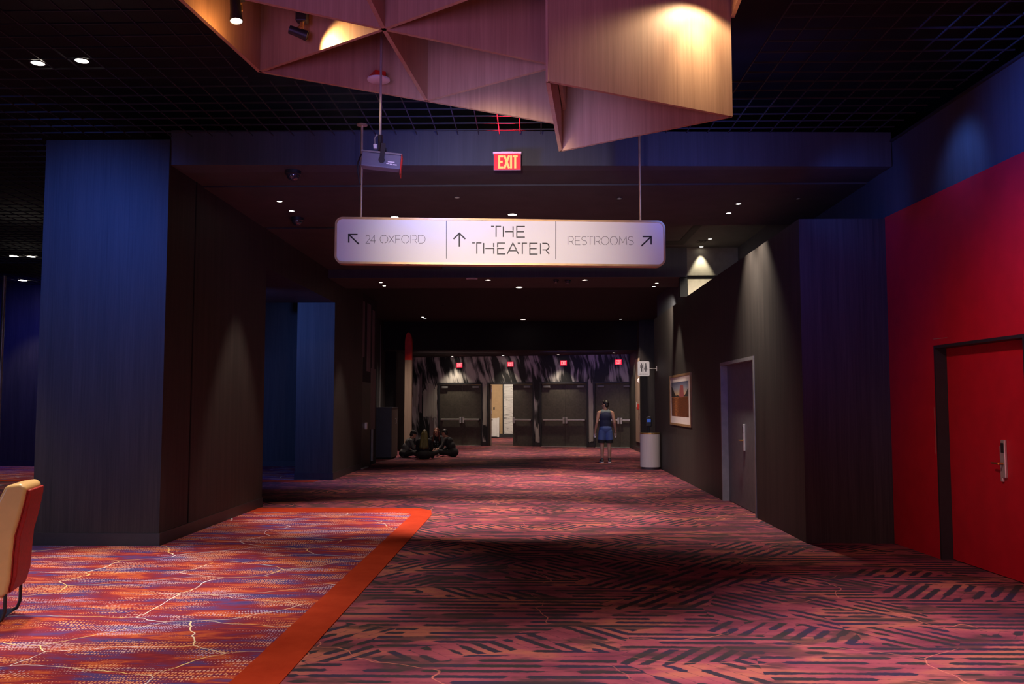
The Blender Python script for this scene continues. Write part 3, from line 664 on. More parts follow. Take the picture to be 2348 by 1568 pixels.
# the far row of double doors
dn = 3
def far_leaf(a, c, label, meet, zt, closer=None):
    """leaf from s=a to c; meet = +1 when the meeting edge is at c, -1 when at a"""
    global dn
    dn += 1
    o = MB().fbox(P0, FE, FN, a, c, -0.12, -0.07, 0.012, zt).build('door_%d' % dn, 'door_dark', origin=P0 + FE * ((a + c) / 2))
    tag(o, label, 'door', None, 'structure')
    Q = P0 - FN * 0.07; w = c - a; zb = 1.02
    bar = MB().fbox(Q, FE, FN, a + 0.06, c - 0.06, 0.05, 0.10, zb - 0.035, zb + 0.035).build('push_bar', 'steel', o, bevel=0.012)
    m = c - 0.05 if meet > 0 else a + 0.05
    b = MB(); b.fbox(Q, FE, FN, m - 0.04, m + 0.04, 0, 0.115, zb - 0.14, zb + 0.09)
    b.build('latch_case', 'steel', bar, bevel=0.01)
    mm = a + 0.10 if meet > 0 else c - 0.10
    MB().fbox(Q, FE, FN, mm - 0.05, mm + 0.05, 0, 0.06, zb - 0.03, zb + 0.03).build('bracket', 'frame_dark', bar)
    cc = a + 0.22 if meet > 0 else c - 0.22
    b = MB(); b.fbox(Q, FE, FN, cc - 0.13, cc + 0.13, 0, 0.07, zt - 0.14, zt - 0.06)
    b.build('closer', 'frame_grey', o, bevel=0.008)
    return o
heads = ['first', 'second', 'third', 'last']
splits = [1058.5, 1175, 1295.8, 1421.5]
ti = 21
for k, (a, c) in enumerate(openings):
    ti += 1
    b = MB(); b.fbox(P0, FE, FN, a, a + 0.06, -0.2, 0.02, 0, FH); b.fbox(P0, FE, FN, c - 0.06, c, -0.2, 0.02, 0, FH); b.fbox(P0, FE, FN, a + 0.06, c - 0.06, -0.2, 0.02, FH - 0.07, FH)
    S(b, 'trim_%d' % ti, 'frame_dark', 'black frame of the %s far doorway from the left' % heads[k], 'door frame')
    if k != 1:
        MB().fbox(P0, FE, FN, a + 0.06, c - 0.06, -0.2, 0.03, 0.0, 0.012).build('threshold', 'steel', bpy.data.objects['trim_%d' % ti])
    m = fs(splits[k]); zt = FH - 0.075
    if k != 1: far_leaf(a + 0.062, m - 0.003, 'left leaf of the %s far doorway from the left' % heads[k], 1, zt)
    far_leaf(m + 0.003, c - 0.062, 'right leaf of the %s far doorway from the left' % heads[k], -1, zt)
# the open leaf, swung back into the lobby
a = openings[1][0] + 0.062; dn += 1
HQ = P0 + FE * a - FN * 0.2
OD = Vector((-0.09, 1, 0)).normalized(); OE = Vector((OD.y, -OD.x, 0))
op = MB().fbox(HQ, OD, OE, 0.0, 1.0, 0.0, 0.05, 0.012, FH - 0.08).build('door_%d' % dn, 'tan', origin=HQ); tag(op, 'open leaf swung back into the lobby', 'door', None, 'structure')
for zz in (0.35, 1.25, 2.1): MB().fbox(HQ, OD, OE, -0.02, 0.03, 0.04, 0.062, zz, zz + 0.12).build('hinge', 'steel', op)
MB().fbox(HQ, OD, OE, 0.08, 0.92, 0.055, 0.10, 0.98, 1.05).build('push_bar', 'steel', op, bevel=0.01)

# lobby cabinet and switch plates
a = atY(1128, 998, 42.4); c = atY(1144.5, 998, 42.4); zt = atY(1136, 959, 42.4).z
t = thing('cabinet', 'white upright cabinet seen through the open doorway', 'cabinet', ((a.x + c.x) / 2 - 0.1, 42.7, 0))
MB().box(a.x - 0.25, c.x - 0.10, 42.4, 42.95, 0.06, zt).build('body', 'white', t, bevel=0.01)
MB().box(c.x - 0.10, c.x, 42.38, 42.95, 0.04, zt + 0.02).build('side_panel', 'white', t, bevel=0.01)
MB().box(a.x - 0.23, c.x - 0.02, 42.45, 42.93, 0.0, 0.06).build('plinth', 'frame_dark', t)
p = atY(1132.7, 936, LB - 0.02)
t = thing('switch_plate', 'small black switch plate on the lobby wall', 'switch', (p.x, LB, p.z))
MB().box(p.x - 0.035, p.x + 0.035, LB - 0.012, LB, p.z - 0.06, p.z + 0.06).build('plate', 'blackplastic', t)
MB().box(p.x - 0.012, p.x + 0.012, LB - 0.02, LB - 0.012, p.z - 0.03, p.z + 0.03).build('toggle', 'blackplastic', t)

# ------------------------------------------------------------------ timber canopy of triangular cells
zc, zl, ztop = 4.10, 3.76, 5.35
A = fl(595, 165, zc); B = fl(880, 68, zc); C_ = fl(978, 232, zc)
u = (C_ - A); v = (B - A)                      # lattice steps
Dn = B + u; Hh = C_ + u
E = fl(1256, 187, zl); G = fl(1285, 347, zl); Fp = fl(1677, 268, zl)
can = thing('timber_canopy', 'suspended pale timber canopy of triangular cells at the top', 'ceiling canopy', (0, 6.5, ztop))
def panel(p, q, z0, z1=ztop, t=0.028, name='panel'):
    p, q = Vector((p.x, p.y, 0)), Vector((q.x, q.y, 0)); e = (q - p); L = e.length; e.normalize(); n = Vector((-e.y, e.x, 0))
    o = MB().fbox(p, e, n, 0, L, -t / 2, t / 2, z0, z1)
    return o.build(name, 'wood', can)
E0 = B - u; N1 = A - v; N2 = B - v            # neighbours outside the frame keep the lattice whole
OL = fl(415, 0, zc)
left_end = A + (OL - A) * 1.6
panel(A, left_end, zc)                          # outer left side, lit orange
for p, q in ((A, B), (A, C_), (B, C_), (B, Dn), (C_, Dn), (C_, Hh), (Dn, Hh)) + tuple((B, B + (fl(x_, 0, zc) - B) * 1.7) for x_ in (569, 846, 1066)):
    panel(p, q, zc)

# lower cell at the right
panel(E, Fp, zl); panel(E, G, zl); panel(G, Fp, zl)
F2 = fl(1692, 0, 4.10); 
zk = atY(1677, 42, Fp.y).z; f3 = fl(1692, 0, zk); f3 = Fp + (f3 - Fp) * 2.2
panel(Vector((Fp.x + 0.02, Fp.y - 0.01, 0)), Vector((f3.x, f3.y, 0)), zk)


# track spotlights inside the canopy
def spot_fixture(label, zt, base, head_c, aim, r, lit):
    base = Vector(base); head_c = Vector(head_c); aim = Vector(aim).normalized()
    t = thing('track_spotlight', label, 'spotlight', base, 'black spotlights in the timber canopy')
    MB().box(base.x - r * 1.05, base.x + r * 1.05, base.y - r * 1.05, base.y + r * 1.05, base.z - 0.02, zt).build('driver_box', 'blackplastic', t, bevel=0.008)
    MB().tube([base - Z * 0.02, base - Z * 0.06, head_c - aim * r * 1.6], 0.014, 8).build('arm', 'brass', t)
    MB().lathe([(0.0, -r * 2.4), (r * 0.8, -r * 2.4), (r * 0.85, -r * 0.5), (r, r * 0.9), (r, r * 1.1), (r * 0.9, r * 1.1), (r * 0.86, r * 0.8), (0, r * 0.7)], head_c, 24, aim).build('head', 'blackplastic', t, smooth=True)
    MB().lathe([(0, r * 0.95), (r * 0.86, r * 0.95), (r * 0.86, r * 0.86), (0, r * 0.86)], head_c, 24, aim).build('lens', 'lens_spot' if lit else 'blackplastic', t)
    b = MB(); s = aim.cross(Z).normalized() if abs(aim.z) < 0.99 else Vector((1, 0, 0))
    b.tube([head_c - s * r * 1.05 - aim * r, head_c - s * r * 1.12 - aim * r * 2.2 - Z * 0.0, base - Z * 0.03 - s * 0.01], 0.006, 6); b.build('bracket', 'brass', t)
    return t
q = atY(541, 34, 5.45)
t1 = spot_fixture('black spotlight with a lit lens by the canopy outer side', 5.3, (q.x - 0.005, q.y + 0.02, q.z + 0.13), (q.x, q.y, q.z), (0.12, -0.12, -1), 0.042, True)
lamp('spot_beam', 'SPOT', (q.x + 0.01, q.y - 0.01, q.z - 0.06), (q.x + 0.15, q.y - 0.15, 0), (1.0, 0.85, 0.62), 120, 0.03, 120, 0.8, t1)
oc = A + (OL - A) * 0.7
lamp('bulb_spill', 'SPOT', (q.x + 0.02, q.y + 0.0, q.z - 0.05), (oc.x - 0.3, oc.y, q.z + 0.1), (1.0, 0.46, 0.13), 9, 0.06, 170, 0.8, t1)
pn_ = Vector((B.y - A.y, A.x - B.x, 0)).normalized(); pn_ = pn_ if pn_.y < 0 else -pn_
q = onplane(692, 78, A + pn_ * 0.17, pn_); ha = onplane(772, 108, A, pn_)
t2 = spot_fixture('black swivelled spotlight aimed at a timber panel', 5.3, (q.x, q.y, q.z + 0.10), (q.x, q.y, q.z), (ha - q), 0.036, False)
lamp('spot_beam', 'SPOT', q + (ha - q).normalized() * 0.05, ha, (1.0, 0.66, 0.28), 26, 0.02, 108, 1.0, t2)
hb_ = onplane(1592, 175, E, Vector((Fp.y - E.y, E.x - Fp.x, 0)).normalized())
nn = Vector((Fp.y - E.y, E.x - Fp.x, 0)).normalized()
if nn.y > 0: nn = -nn
hl = onplane(1590, 2, E, nn) + nn * 0.24
lamp('spot_beam', 'SPOT', hl, hl - Z * 1.0 - nn * 0.10, (1.0, 0.74, 0.44), 34, 0.03, 146, 0.35)
lamp('spot_beam', 'SPOT', hl, hb_ + Z * 0.08, (1.0, 0.78, 0.46), 26, 0.03, 58, 1.0)

# ------------------------------------------------------------------ hanging sign
SL = atY(767, 604, 9.62); SR = atY(1526, 606, 9.92)
SU = SR - SL; SU.z = 0; SWd = SU.length; SU.normalize(); SN = Vector((SU.y, -SU.x, 0))
def sq(px, py):
    p = onplane(px, py, SL, SN) - SL; return (p.dot(SU), p.z)
zb0 = sq(767, 604)[1]; zt0 = sq(767, 496)[1]
SHt = 0.525
sg = thing('hanging_sign', 'long white rounded wayfinding sign hung on two rods', 'sign', (SL + SU * SWd / 2 + Z * SHt))
def rrect(x0, x1, y0, y1, r, n=8):
    out = []
    for cx_, cy_, a0 in ((x1 - r, y1 - r, 0), (x0 + r, y1 - r, 90), (x0 + r, y0 + r, 180), (x1 - r, y0 + r, 270)):
        for i in range(n + 1):
            a = math.radians(a0 + 90 * i / n); out.append((cx_ + r * math.cos(a), cy_ + r * math.sin(a)))
    return out
# frame ring
o_, i_ = rrect(0, SWd, 0, SHt, 0.085), rrect(0.022, SWd - 0.022, 0.022, SHt - 0.022, 0.065)
b = MB()
def ringwall(b, o_, i_, org, uu, vv, dep):
    P = lambda q, d: tuple(org + uu * q[0] + vv * q[1] + d)
    n = len(o_); O0 = [b.bm.verts.new(P(q, Vector())) for q in o_]; O1 = [b.bm.verts.new(P(q, dep)) for q in o_]
    I0 = [b.bm.verts.new(P(q, Vector())) for q in i_]; I1 = [b.bm.verts.new(P(q, dep)) for q in i_]
    for k in range(n):
        j = (k + 1) % n
        b.bm.faces.new((O0[k], O0[j], I0[j], I0[k])); b.bm.faces.new((O1[j], O1[k], I1[k], I1[j]))
        b.bm.faces.new((O0[j], O0[k], O1[k], O1[j])); b.bm.faces.new((I0[k], I0[j], I1[j], I1[k]))
ringwall(b, o_, i_, SL + SN * 0.012, SU, Z, -SN * 0.14)
b.build('frame', 'bronze', sg)
MB().prism(rrect(0.020, SWd - 0.020, 0.020, SHt - 0.020, 0.066), SL, SU, Z, -SN * 0.11).build('panel', 'signface', sg)
# rods with ceiling roses
for px_, Yr in ((828, 9.66), (1468, 9.90)):
    a = onplane(px_, 480, SL - SN * 0.05, SN)
    r = MB().tube([(a.x, a.y, SL.z + SHt - 0.01), (a.x, a.y, CEIL - 0.015)], 0.014, 12).build('rod', 'bronze', sg, smooth=True)
    MB().lathe([(0, -0.012), (0.06, -0.012), (0.06, 0), (0, 0)], (a.x, a.y, CEIL), 20).build('ceiling_rose', 'bronze', r)
# lettering made of strokes, coordinates in photo pixels mapped on the panel
def arc(cx_, cy_, rx, ry, a0, a1, n=14):
    return [(cx_ + rx * math.cos(math.radians(a0 + (a1 - a0) * i / n)), cy_ + ry * math.sin(math.radians(a0 + (a1 - a0) * i / n))) for i in range(n + 1)]
GL = {   # unit box, y up
 'T': [[(0, 1), (.30, 1)], [(.5, 0), (.5, 1), (1, 1)]],
 'H': [[(0, 0), (0, 1)], [(.16, .5), (1, .5), (1, 0)], [(1, .62), (1, 1)]],
 'E': [[(0, .62), (0, 1), (1, 1)], [(1, 0), (0, 0), (0, .5), (.88, .5)]],
 'A': [[(0, 0), (.5, 1), (.80, .42)], [(.16, .30), (.84, .30), (1, 0)]],
 'R': [[(0, 0), (0, 1)], [(.2, 1), (.6, 1)] + arc(.62, .70, .36, .30, 90, -90)[1:] + [(.22, .40)], [(.62, .40), (1, 0)]],
 'O': [arc(.5, .5, .5, .5, -80, 260, 30)],
 'X': [[(0, 0), (1, 1)], [(0, 1), (1, 0)]],
 'F': [[(0, 0), (0, 1), (1, 1)], [(.0, .5), (.85, .5)]],
 'D': [[(0, .12), (0, 1), (.45, 1)] + arc(.45, .5, .55, .5, 90, -90)[1:] + [(.1, 0)]],
 '2': [arc(.48, .70, .46, .30, 165, -30) + [(0, 0), (1, 0)]],
 '4': [[(.74, 0), (.74, 1), (0, .28), (1, .28)]],
 'S': [arc(.5, .75, .46, .25, 40, 270, 14) + arc(.5, .25, .5, .25, 90, -140, 14)[1:]],
 'M': [[(0, 0), (.06, 1), (.5, .25), (.94, 1), (1, 0)]],
}
def sign_text(name, items, w, mat, glyph_label=None):
    b = MB()
    for ch, x0, x1, y0, y1 in items:
        for line in GL[ch]:
            pts = [sq(x0 + (x1 - x0) * a, y1 + (y0 - y1) * c) for a, c in line]
            b.stroke(pts, w, SL + SN * 0.0005, SU, Z, SN * 0.002)
    return b.build(name, mat, sg)
ps_ = 4.83 / 1000
sign_text('lettering', [(c, a, d, 518.8 + (a - 1125) * .006, 543.4 + (a - 1125) * .006) for c, a, d in (('T', 1126, 1149), ('H', 1154, 1176.5), ('E', 1185, 1203.5))] +
          [(c, a, d, 557 + (a - 1081) * .005, 582 + (a - 1081) * .005) for c, a, d in (('T', 1082.5, 1104), ('H', 1109, 1132), ('E', 1141, 1158.5), ('A', 1163, 1189), ('T', 1187, 1208.5), ('E', 1215, 1232.5), ('R', 1239.5, 1259))], 2.5 * ps_, 'ink')
sign_text('lettering', [(c, a, d, 539.2, 557.6) for c, a, d in (('2', 839, 848.6), ('4', 850, 861.5))], 1.0 * ps_, 'inkgrey')
sign_text('lettering', [(c, a, d, 539.2, 557.6) for c, a, d in (('O', 871.5, 889.3), ('X', 891, 904.5), ('F', 907.2, 918.3), ('O', 920.8, 938.4), ('R', 942, 956), ('D', 959.2, 975))], 1.0 * ps_, 'inkgrey')
c2 = lambda x: x / 5.87 + 1140
sign_text('lettering', [(c, c2(a), c2(d), 542.3, 561.2) for c, a, d in (('R', 953, 1028), ('E', 1051, 1118), ('S', 1135, 1206), ('T', 1213, 1290), ('R', 1312, 1387), ('O', 1402, 1503), ('O', 1520, 1618), ('M', 1642, 1743), ('S', 1763, 1833))], 1.0 * ps_, 'inkgrey')
c1 = lambda x, y: (x / 5.727 + 750, y / 5.727 + 480); c2p = lambda x, y: (x / 5.87 + 1140, y / 5.87 + 480)
for lines in ([[c1(400, 330), c1(285, 330), c1(285, 437)], [c1(288, 333), c1(417, 456)]], [[c1(1737, 492), c1(1737, 318)], [c1(1660, 390), c1(1737, 314), c1(1815, 390)]], [[c2p(1958, 366), c2p(2072, 366), c2p(2072, 473)], [c2p(2070, 369), c2p(1941, 493)]]):
    b = MB()
    for l in lines: b.stroke([sq(*p) for p in l], 3.4 * ps_, SL + SN * 0.0005, SU, Z, SN * 0.002)
    b.build('arrow', 'ink', sg)
for xx, ya, yb in ((1023.6, 506, 593), (1274.2, 507.5, 594.5)):
    b = MB(); b.stroke([sq(xx, ya), sq(xx, yb)], 1.5 * ps_, SL + SN * 0.0005, SU, Z, SN * 0.002); b.build('divider', 'inkgrey', sg)

# ------------------------------------------------------------------ exit signs
BOLD = {'E': [[(1, .93), (.1, .93), (.1, .07), (1, .07)], [(.1, .5), (.85, .5)]], 'X': [[(.05, 0), (.95, 1)], [(.05, 1), (.95, 0)]], 'I': [[(.5, 0), (.5, 1)]], 'T': [[(0, .93), (1, .93)], [(.5, 0), (.5, .93)]]}
def exit_sign(label, c, uu, w, h, face, letter, big, power, group):
    c, uu = Vector(c), Vector(uu).normalized(); n = Vector((uu.y, -uu.x, 0))
    t = thing('exit_sign', label, 'exit sign', c + Z * h / 2, group)
    b = MB(); b.fbox(c - n * 0.03, uu, n, -w / 2, w / 2, 0, 0.028, -h / 2, h / 2); b.build('housing', 'bluehousing', t)
    b = MB(); b.fbox(c, uu, n, -w / 2 + 0.004, w / 2 - 0.004, -0.001, 0.006, -h / 2 + 0.004, h / 2 - (0.012 if big else 0.004)); b.build('face', face, t)
    if big:
        b = MB(); b.fbox(c, uu, n, -w / 2 - 0.006, w / 2 + 0.006, -0.04, 0.02, h / 2 - 0.012, h / 2 + 0.006); b.build('top_cap', 'white', t)
        b = MB(); b.fbox(c, uu, n, -w * 0.22, w * 0.22, -0.035, 0.0, h / 2 + 0.006, h / 2 + 0.02); b.build('mount', 'bluehousing', t)
    b = MB(); lw = w * 0.075; x = -w * 0.31; hh = h * 0.74
    for ch, wd in (('E', .17), ('X', .19), ('I', .07), ('T', .18)):
        for line in BOLD[ch]:
            b.stroke([(x + a * wd * w, -hh / 2 - (h * .04 if big else 0) + q * hh) for a, q in line], lw, c + n * 0.0062, uu, Z, n * 0.003)
        x += (wd + 0.028) * w
    b.build('lettering', letter, t)
    if power:
        lamp('exit_glow', 'POINT', c + n * 0.09 + Z * 0.02, (0, 0, 0), (1.0, 0.01, 0.03), power, 0.06, parent=t)
        lamp('exit_upglow', 'SPOT', c + n * 0.05 + Z * (h / 2 + 0.03), c + n * 0.9 + Z * 2, (1.0, 0.01, 0.03), power * 90, 0.05, 110, 0.7, parent=t)
    return t
c = atY(1163, 370, 10.05)
exit_sign('large glowing red exit sign on the blue beam', c, (1, 0, 0), 0.318, 0.205, 'exit_red', 'exit_letter', True, 1.6, 'exit signs')
for px_, py_, l in ((1053, 837, 'small red exit sign over the first far doorway from the left'), (1170, 835, 'small red exit sign over the open doorway'), (1292, 832, 'small red exit sign over the third far doorway'), (1417.5, 830, 'small red exit sign over the last far doorway')):
    p = onplane(px_, py_, P0 + FN * 0.05, FN)
    exit_sign(l, p, FE, 0.27, 0.20, 'exit_far', 'exit_letter_far', False, 0, 'exit signs')

# ------------------------------------------------------------------ ceiling lights
def disc_light(label, px_, py_, zc_, r, lens, power=0, ang=60, col=(1.0, 0.86, 0.70), grp='ceiling downlights', cat='downlight', name='ceiling_downlight', blend=0.5, tgt=None, soft=0.04):
    power *= HALL
    p = fl(px_, py_, zc_)
    t = thing(name, label, cat, p, grp)
    MB().lathe([(r, 0), (r, -0.006), (r * 1.22, -0.008), (r * 1.26, 0.0)], p, 24).build('trim_ring', 'frame_dark', t)
    MB().lathe([(0, -0.004), (r, -0.004), (r, 0.0), (0, 0.0)], p, 24).build('lens', lens, t)
    if power: lamp('lamp', 'SPOT', p - Z * 0.02, tgt if tgt else (p.x, p.y, 0), col, power, soft, ang, blend, t)
    return t
so = SOF - 0.012; HALL = 1.8
W1 = (1.0, 0.78, 0.66)
disc_light('small lit downlight left of the hanging sign, farther left of the pair', 641, 461, so, 0.036, 'lens_on', 0)
disc_light('small lit downlight left of the hanging sign, nearer the sign', 669, 483, so, 0.036, 'lens_on', 160, 55, W1)
disc_light('small lit downlight right of the sign, upper of the pair by the right wall', 1693, 467, so, 0.036, 'lens_on', 260, 82, (1.0, 0.84, 0.68), blend=1.0)
disc_light('small lit downlight right of the sign, lower of the pair by the right wall', 1671, 488, so, 0.036, 'lens_on', 260, 82, (1.0, 0.84, 0.68), blend=1.0)
disc_light('wide lit downlight peeking above the middle of the sign', 1175, 491.5, so, 0.066, 'lens_on', 800, 60, W1)
disc_light('lit downlight hidden by the sign top, left part', 905, 497, so, 0.055, 'lens_on', 420, 60, W1)
disc_light('faintly glowing dim disc in the soffit left of the exit sign', 1048, 452.5, so, 0.036, 'lens_dim')
disc_light('faintly glowing dim disc in the soffit right of the exit sign', 1420, 455, so, 0.036, 'lens_dim')
disc_light('tiny faintly glowing disc in the soffit nearest the right upper wall', 1830, 455, so, 0.024, 'lens_dim')
disc_light('lit downlight in the raised ceiling bay beside the slot vent', 1628, 547.5, 4.93, 0.036, 'lens_on', 130, 120)
disc_light('lit downlight washing the small pale wall above the right ledge', 1608.5, 565.5, 4.93, 0.036, 'lens_on', 70, 60, (1.0, 0.90, 0.66), blend=0.3)
disc_light('lower soffit downlight at far left, upper of the pair', 873, 647, LOW, 0.038, 'lens_on')
disc_light('lower soffit downlight at far left, lower of the pair', 881, 655, LOW, 0.038, 'lens_on', 130, 60, W1)
disc_light('bright glaring downlight left of the centre of the lower soffit', 1119, 641.5, LOW, 0.056, 'lens_on', 480, 105, W1, blend=1.0)
disc_light('bright glaring downlight right of the centre of the lower soffit', 1341, 641.5, LOW, 0.056, 'lens_on', 560, 105, W1, blend=1.0)
disc_light('flat oval downlight in the middle of the lower soffit', 1190.5, 658.5, LOW, 0.075, 'lens_on', 260, 66, W1)
disc_light('lower soffit downlight at far right, upper of the pair', 1506, 649, LOW, 0.038, 'lens_on', 130, 56)
disc_light('lower soffit downlight at far right, lower of the pair', 1499, 656.5, LOW, 0.038, 'lens_on', 150, 80, tgt=(XR, 22.0, 2.6))
disc_light('far black ceiling downlight at left, upper of the pair', 969.5, 726.5, FARC, 0.045, 'lens_on', 300, 105, W1, blend=1.0)
disc_light('far black ceiling downlight at left, lower of the pair', 974.5, 730.5, FARC, 0.045, 'lens_on')
disc_light('far black ceiling downlight in the middle', 1199.5, 732, FARC, 0.085, 'lens_on', 640, 84, W1, blend=1.0)
disc_light('far black ceiling downlight at right', 1423, 731.5, FARC, 0.045, 'lens_on', 520, 84, W1, blend=1.0)
for px_, py_, l in ((1037, 817, 'first'), (1153.5, 815, 'second'), (1280, 813, 'third'), (1407.5, 809, 'last')):
    disc_light('small vestibule downlight before the far doors, %s from the left' % l, px_, py_ , VEST, 0.055, 'lens_on', 100, 86, (1.0, 0.84, 0.62), blend=1.0)
for px_, py_, l in ((87, 144, 'left of the pair'), (187.5, 138.5, 'right of the pair')):
    disc_light('bright round downlight in the grid ceiling at upper left, ' + l, px_, py_, CEIL - 0.004, 0.058, 'lens_on', 300, 58, NEUT)
for px_, py_, l, r in ((32, 587, 'farther left', 0.085), (72, 588, 'beside the blue pillar', 0.085), (52, 642.5, 'lowest and nearest the far wall', 0.10)):
    disc_light('small far grid-ceiling light at left edge, ' + l, px_, py_, CEIL - 0.004, r, 'lens_on', 60 if r > 0.09 else 90, 80, NEUT)
for px_, l in ((1290, 'left'), (1376, 'right')):
    p = fl(px_, 802.0, VEST)
    tag(MB().box(p.x - 0.15, p.x + 0.15, 30.72, 30.84, VEST - 0.012, VEST).build('slot_diffuser', 'frame_grey'), 'thin pale slot on the low far ceiling edge, %s one' % l, 'air slot', 'thin slots on the low far ceiling')
# light that washes the mural and the pilaster
lamp('mural_wash', 'AREA', (-2.6, 31.4, 3.45), (-2.8, 34.6, 2.2), (0.95, 0.62, 0.60), 9, 3.0, 150, size_y=0.3)
lamp('mural_wash', 'AREA', (1.7, 30.9, 3.45), (2.0, 33.4, 2.9), (0.34, 0.28, 1.0), 9, 2.6, 150, size_y=0.3)
lamp('pilaster_spot', 'SPOT', (px_ * 0 - 3.7, 29.4, 4.4), (-4.35, 30.2, 1.6), (1.0, 0.74, 0.52), 34, 0.05, 50, 0.7)
#lamp('red_tip_spot', 'SPOT', (-3.95, 29.7, 4.42), (-4.35, 30.7, 3.8), (1.0, 0.05, 0.02), 36, 0.04, 45, 0.8)
lamp('tan_panel_spot', 'SPOT', (3.2, 31.4, 3.45), (3.66, 31.4, 1.5), (1.0, 0.85, 0.62), 60, 0.05, 80, 0.7)
# two unseen lamps added in the far ceiling to light the people
for (x_, y_, e_) in ((2.3, 24.3, 330), (-2.6, 25.4, 120)):
    t = thing('ceiling_downlight', 'added unseen downlight in the far black ceiling above the %s' % ('standing person' if x_ > 0 else 'seated people'), 'downlight', (x_, y_, FARC), 'ceiling downlights')
    MB().lathe([(0.05, 0), (0.05, -0.006), (0.062, -0.008), (0.065, 0.0)], (x_, y_, FARC), 24).build('trim_ring', 'frame_dark', t)  # ring of the added unseen downlight
    lamp('lamp', 'SPOT', (x_, y_, FARC - 0.02), (x_, y_ + 0.4, 0), (1.0, 0.80, 0.60), e_, 0.05, 60, 1.0, t)
# ------------------------------------------------------------------ ceiling fittings
def dome_camera(label, px_, py_, zc_, r):
    p = fl(px_, py_, zc_); t = thing('dome_camera', label, 'security camera', p, 'ceiling dome cameras')
    MB().lathe([(0, 0), (r * 1.15, 0), (r * 1.15, -r * 0.5), (r * 1.02, -r * 0.62), (r * 0.9, -r * 0.62), (0, -r * 0.62)], p, 24).build('base', 'blackplastic', t, smooth=True)
    MB().lathe([(r * 0.92, -r * 0.62)] + [(r * 0.92 * math.cos(a), -r * 0.62 - r * 0.85 * math.sin(a)) for a in (0.3, 0.6, 0.9, 1.2, 1.45)] + [(0, -r * 1.47)], p, 24).build('dome', M['dome'], t, smooth=True)
b = NB('smoked_dome'); M['dome'] = b.out((0.03, 0.03, 0.04), 0.08, 0, 1.0)
dome_camera('dark dome camera left of the gobo projector, nearer one', 672, 392, SOF, 0.085)
dome_camera('dark dome camera above the left end of the hanging sign', 681, 499, so, 0.085)
dome_camera('tiny dome camera in the lower soffit, left of the pair', 1275, 641, LOW, 0.055)
dome_camera('tiny dome camera in the lower soffit, right of the pair', 1302, 642, LOW, 0.06)
p = fl(1082, 638.5, LOW)
t = thing('ceiling_speaker', 'flat pale round speaker in the lower soffit', 'speaker', p)
MB().lathe([(0, -0.012), (0.105, -0.012), (0.105, 0), (0, 0)], p, 28).build('grille', 'frame_grey', t); MB().lathe([(0.105, 0), (0.105, -0.016), (0.118, -0.014), (0.12, 0)], p, 28).build('rim', 'white', t)
# slot vent and square return grille in the raised bay
v0, v1 = fl(1600, 552, 4.925), fl(1629, 524.5, 4.925)
t = thing('slot_vent', 'long black three-slot air vent in the raised ceiling bay', 'air vent', ((v0.x + v1.x) / 2, (v0.y + v1.y) / 2, 4.9))
for k in range(3): MB().box(v0.x + 0.03 + k * 0.055, v0.x + 0.06 + k * 0.055, v0.y, v1.y + 1.4, 4.916, 4.93).build('slot', 'black', t)
MB().box(v0.x, v0.x + 0.2, v0.y - 0.03, v1.y + 1.43, 4.923, 4.9295).build('frame', 'soffit', t)
g0 = fl(1526, 552, 4.93); g1 = fl(1590, 522, 4.93)
t = thing('ceiling_panel', 'square ceiling panel with black edges in the raised bay', 'ceiling panel', (g1.x - 0.6, g0.y - 1.0, 4.9))
b = MB(); xr = fl(1570, 549, 4.93).x
b.box(xr - 0.10, xr + 0.06, 14.3, g0.y + 0.35, 4.91, 4.93); b.box(0.2, xr - 0.1, g0.y - 0.05, g0.y + 0.35, 4.91, 4.93); b.build('edge', 'black', t)
MB().box(0.2, xr - 0.1, 14.3, g0.y - 0.05, 4.915, 4.93).build('panel', 'soffit', t)

# strobe on the canopy
n = (Vector((C_.y - A.y, A.x - C_.x, 0))).normalized(); n = n if n.y < 0 else -n
p = onplane(868, 183, Vector((A.x, A.y, 0)) + n * 0.12, n)
t = thing('ceiling_strobe', 'white disc strobe with a red box in front of the canopy', 'strobe', p)
MB().lathe([(0, -0.012), (0.075, -0.012), (0.088, -0.004), (0.088, 0.006), (0.075, 0.012), (0, 0.012)], p, 32).build('disc', 'white', t, smooth=True)
eu = Vector((-n.y, n.x, 0))
MB().fbox(p, eu, n, -0.04, 0.05, -0.106, 0.03, 0.012, 0.065).build('back_box', 'alarm_red', t, bevel=0.004)

# gobo projector on its pole
GY = 6.4; GS = GY / 8.8; c = atY(875, 372, GY)
def gp(px_, py_, dy=0.0): return atY(px_, py_, GY + dy)
t = thing('gobo_projector', 'grey image projector on a thin pole beside the sign', 'projector', gp(872, 340))
top = Vector((gp(872, 340).x, GY, CEIL + 0.04))
MB().tube([gp(872, 312), Vector((gp(872, 312).x, GY, 5.3))], 0.0095, 10).build('pole', 'steel', t, smooth=True)
MB().tube([gp(872, 345), gp(872, 310)], 0.024 * GS, 10).build('collar', 'blackplastic', t)
ga, gb = gp(826, 0), gp(920, 0)
tilt = math.atan2(8, 94); uu = Vector((math.cos(0.10), math.sin(0.10), 0)); uu = (uu * math.cos(tilt) - Z * math.sin(tilt)).normalized()
ww_ = Vector((uu.y, -uu.x, 0)).normalized(); vv_ = uu.cross(-ww_).normalized(); vv_ = vv_ if vv_.z > 0 else -vv_
L_ = 0.40 * GS; hg = 0.145 * GS; dg = 0.15 * GS
def gbox(b, u0, u1, w0, w1, v0, v1):
    q = [(u0, w0, v0), (u1, w0, v0), (u1, w1, v0), (u0, w1, v0), (u0, w0, v1), (u1, w0, v1), (u1, w1, v1), (u0, w1, v1)]
    return b.hexa([tuple(c + uu * a + ww_ * d + vv_ * e) for a, d, e in q])
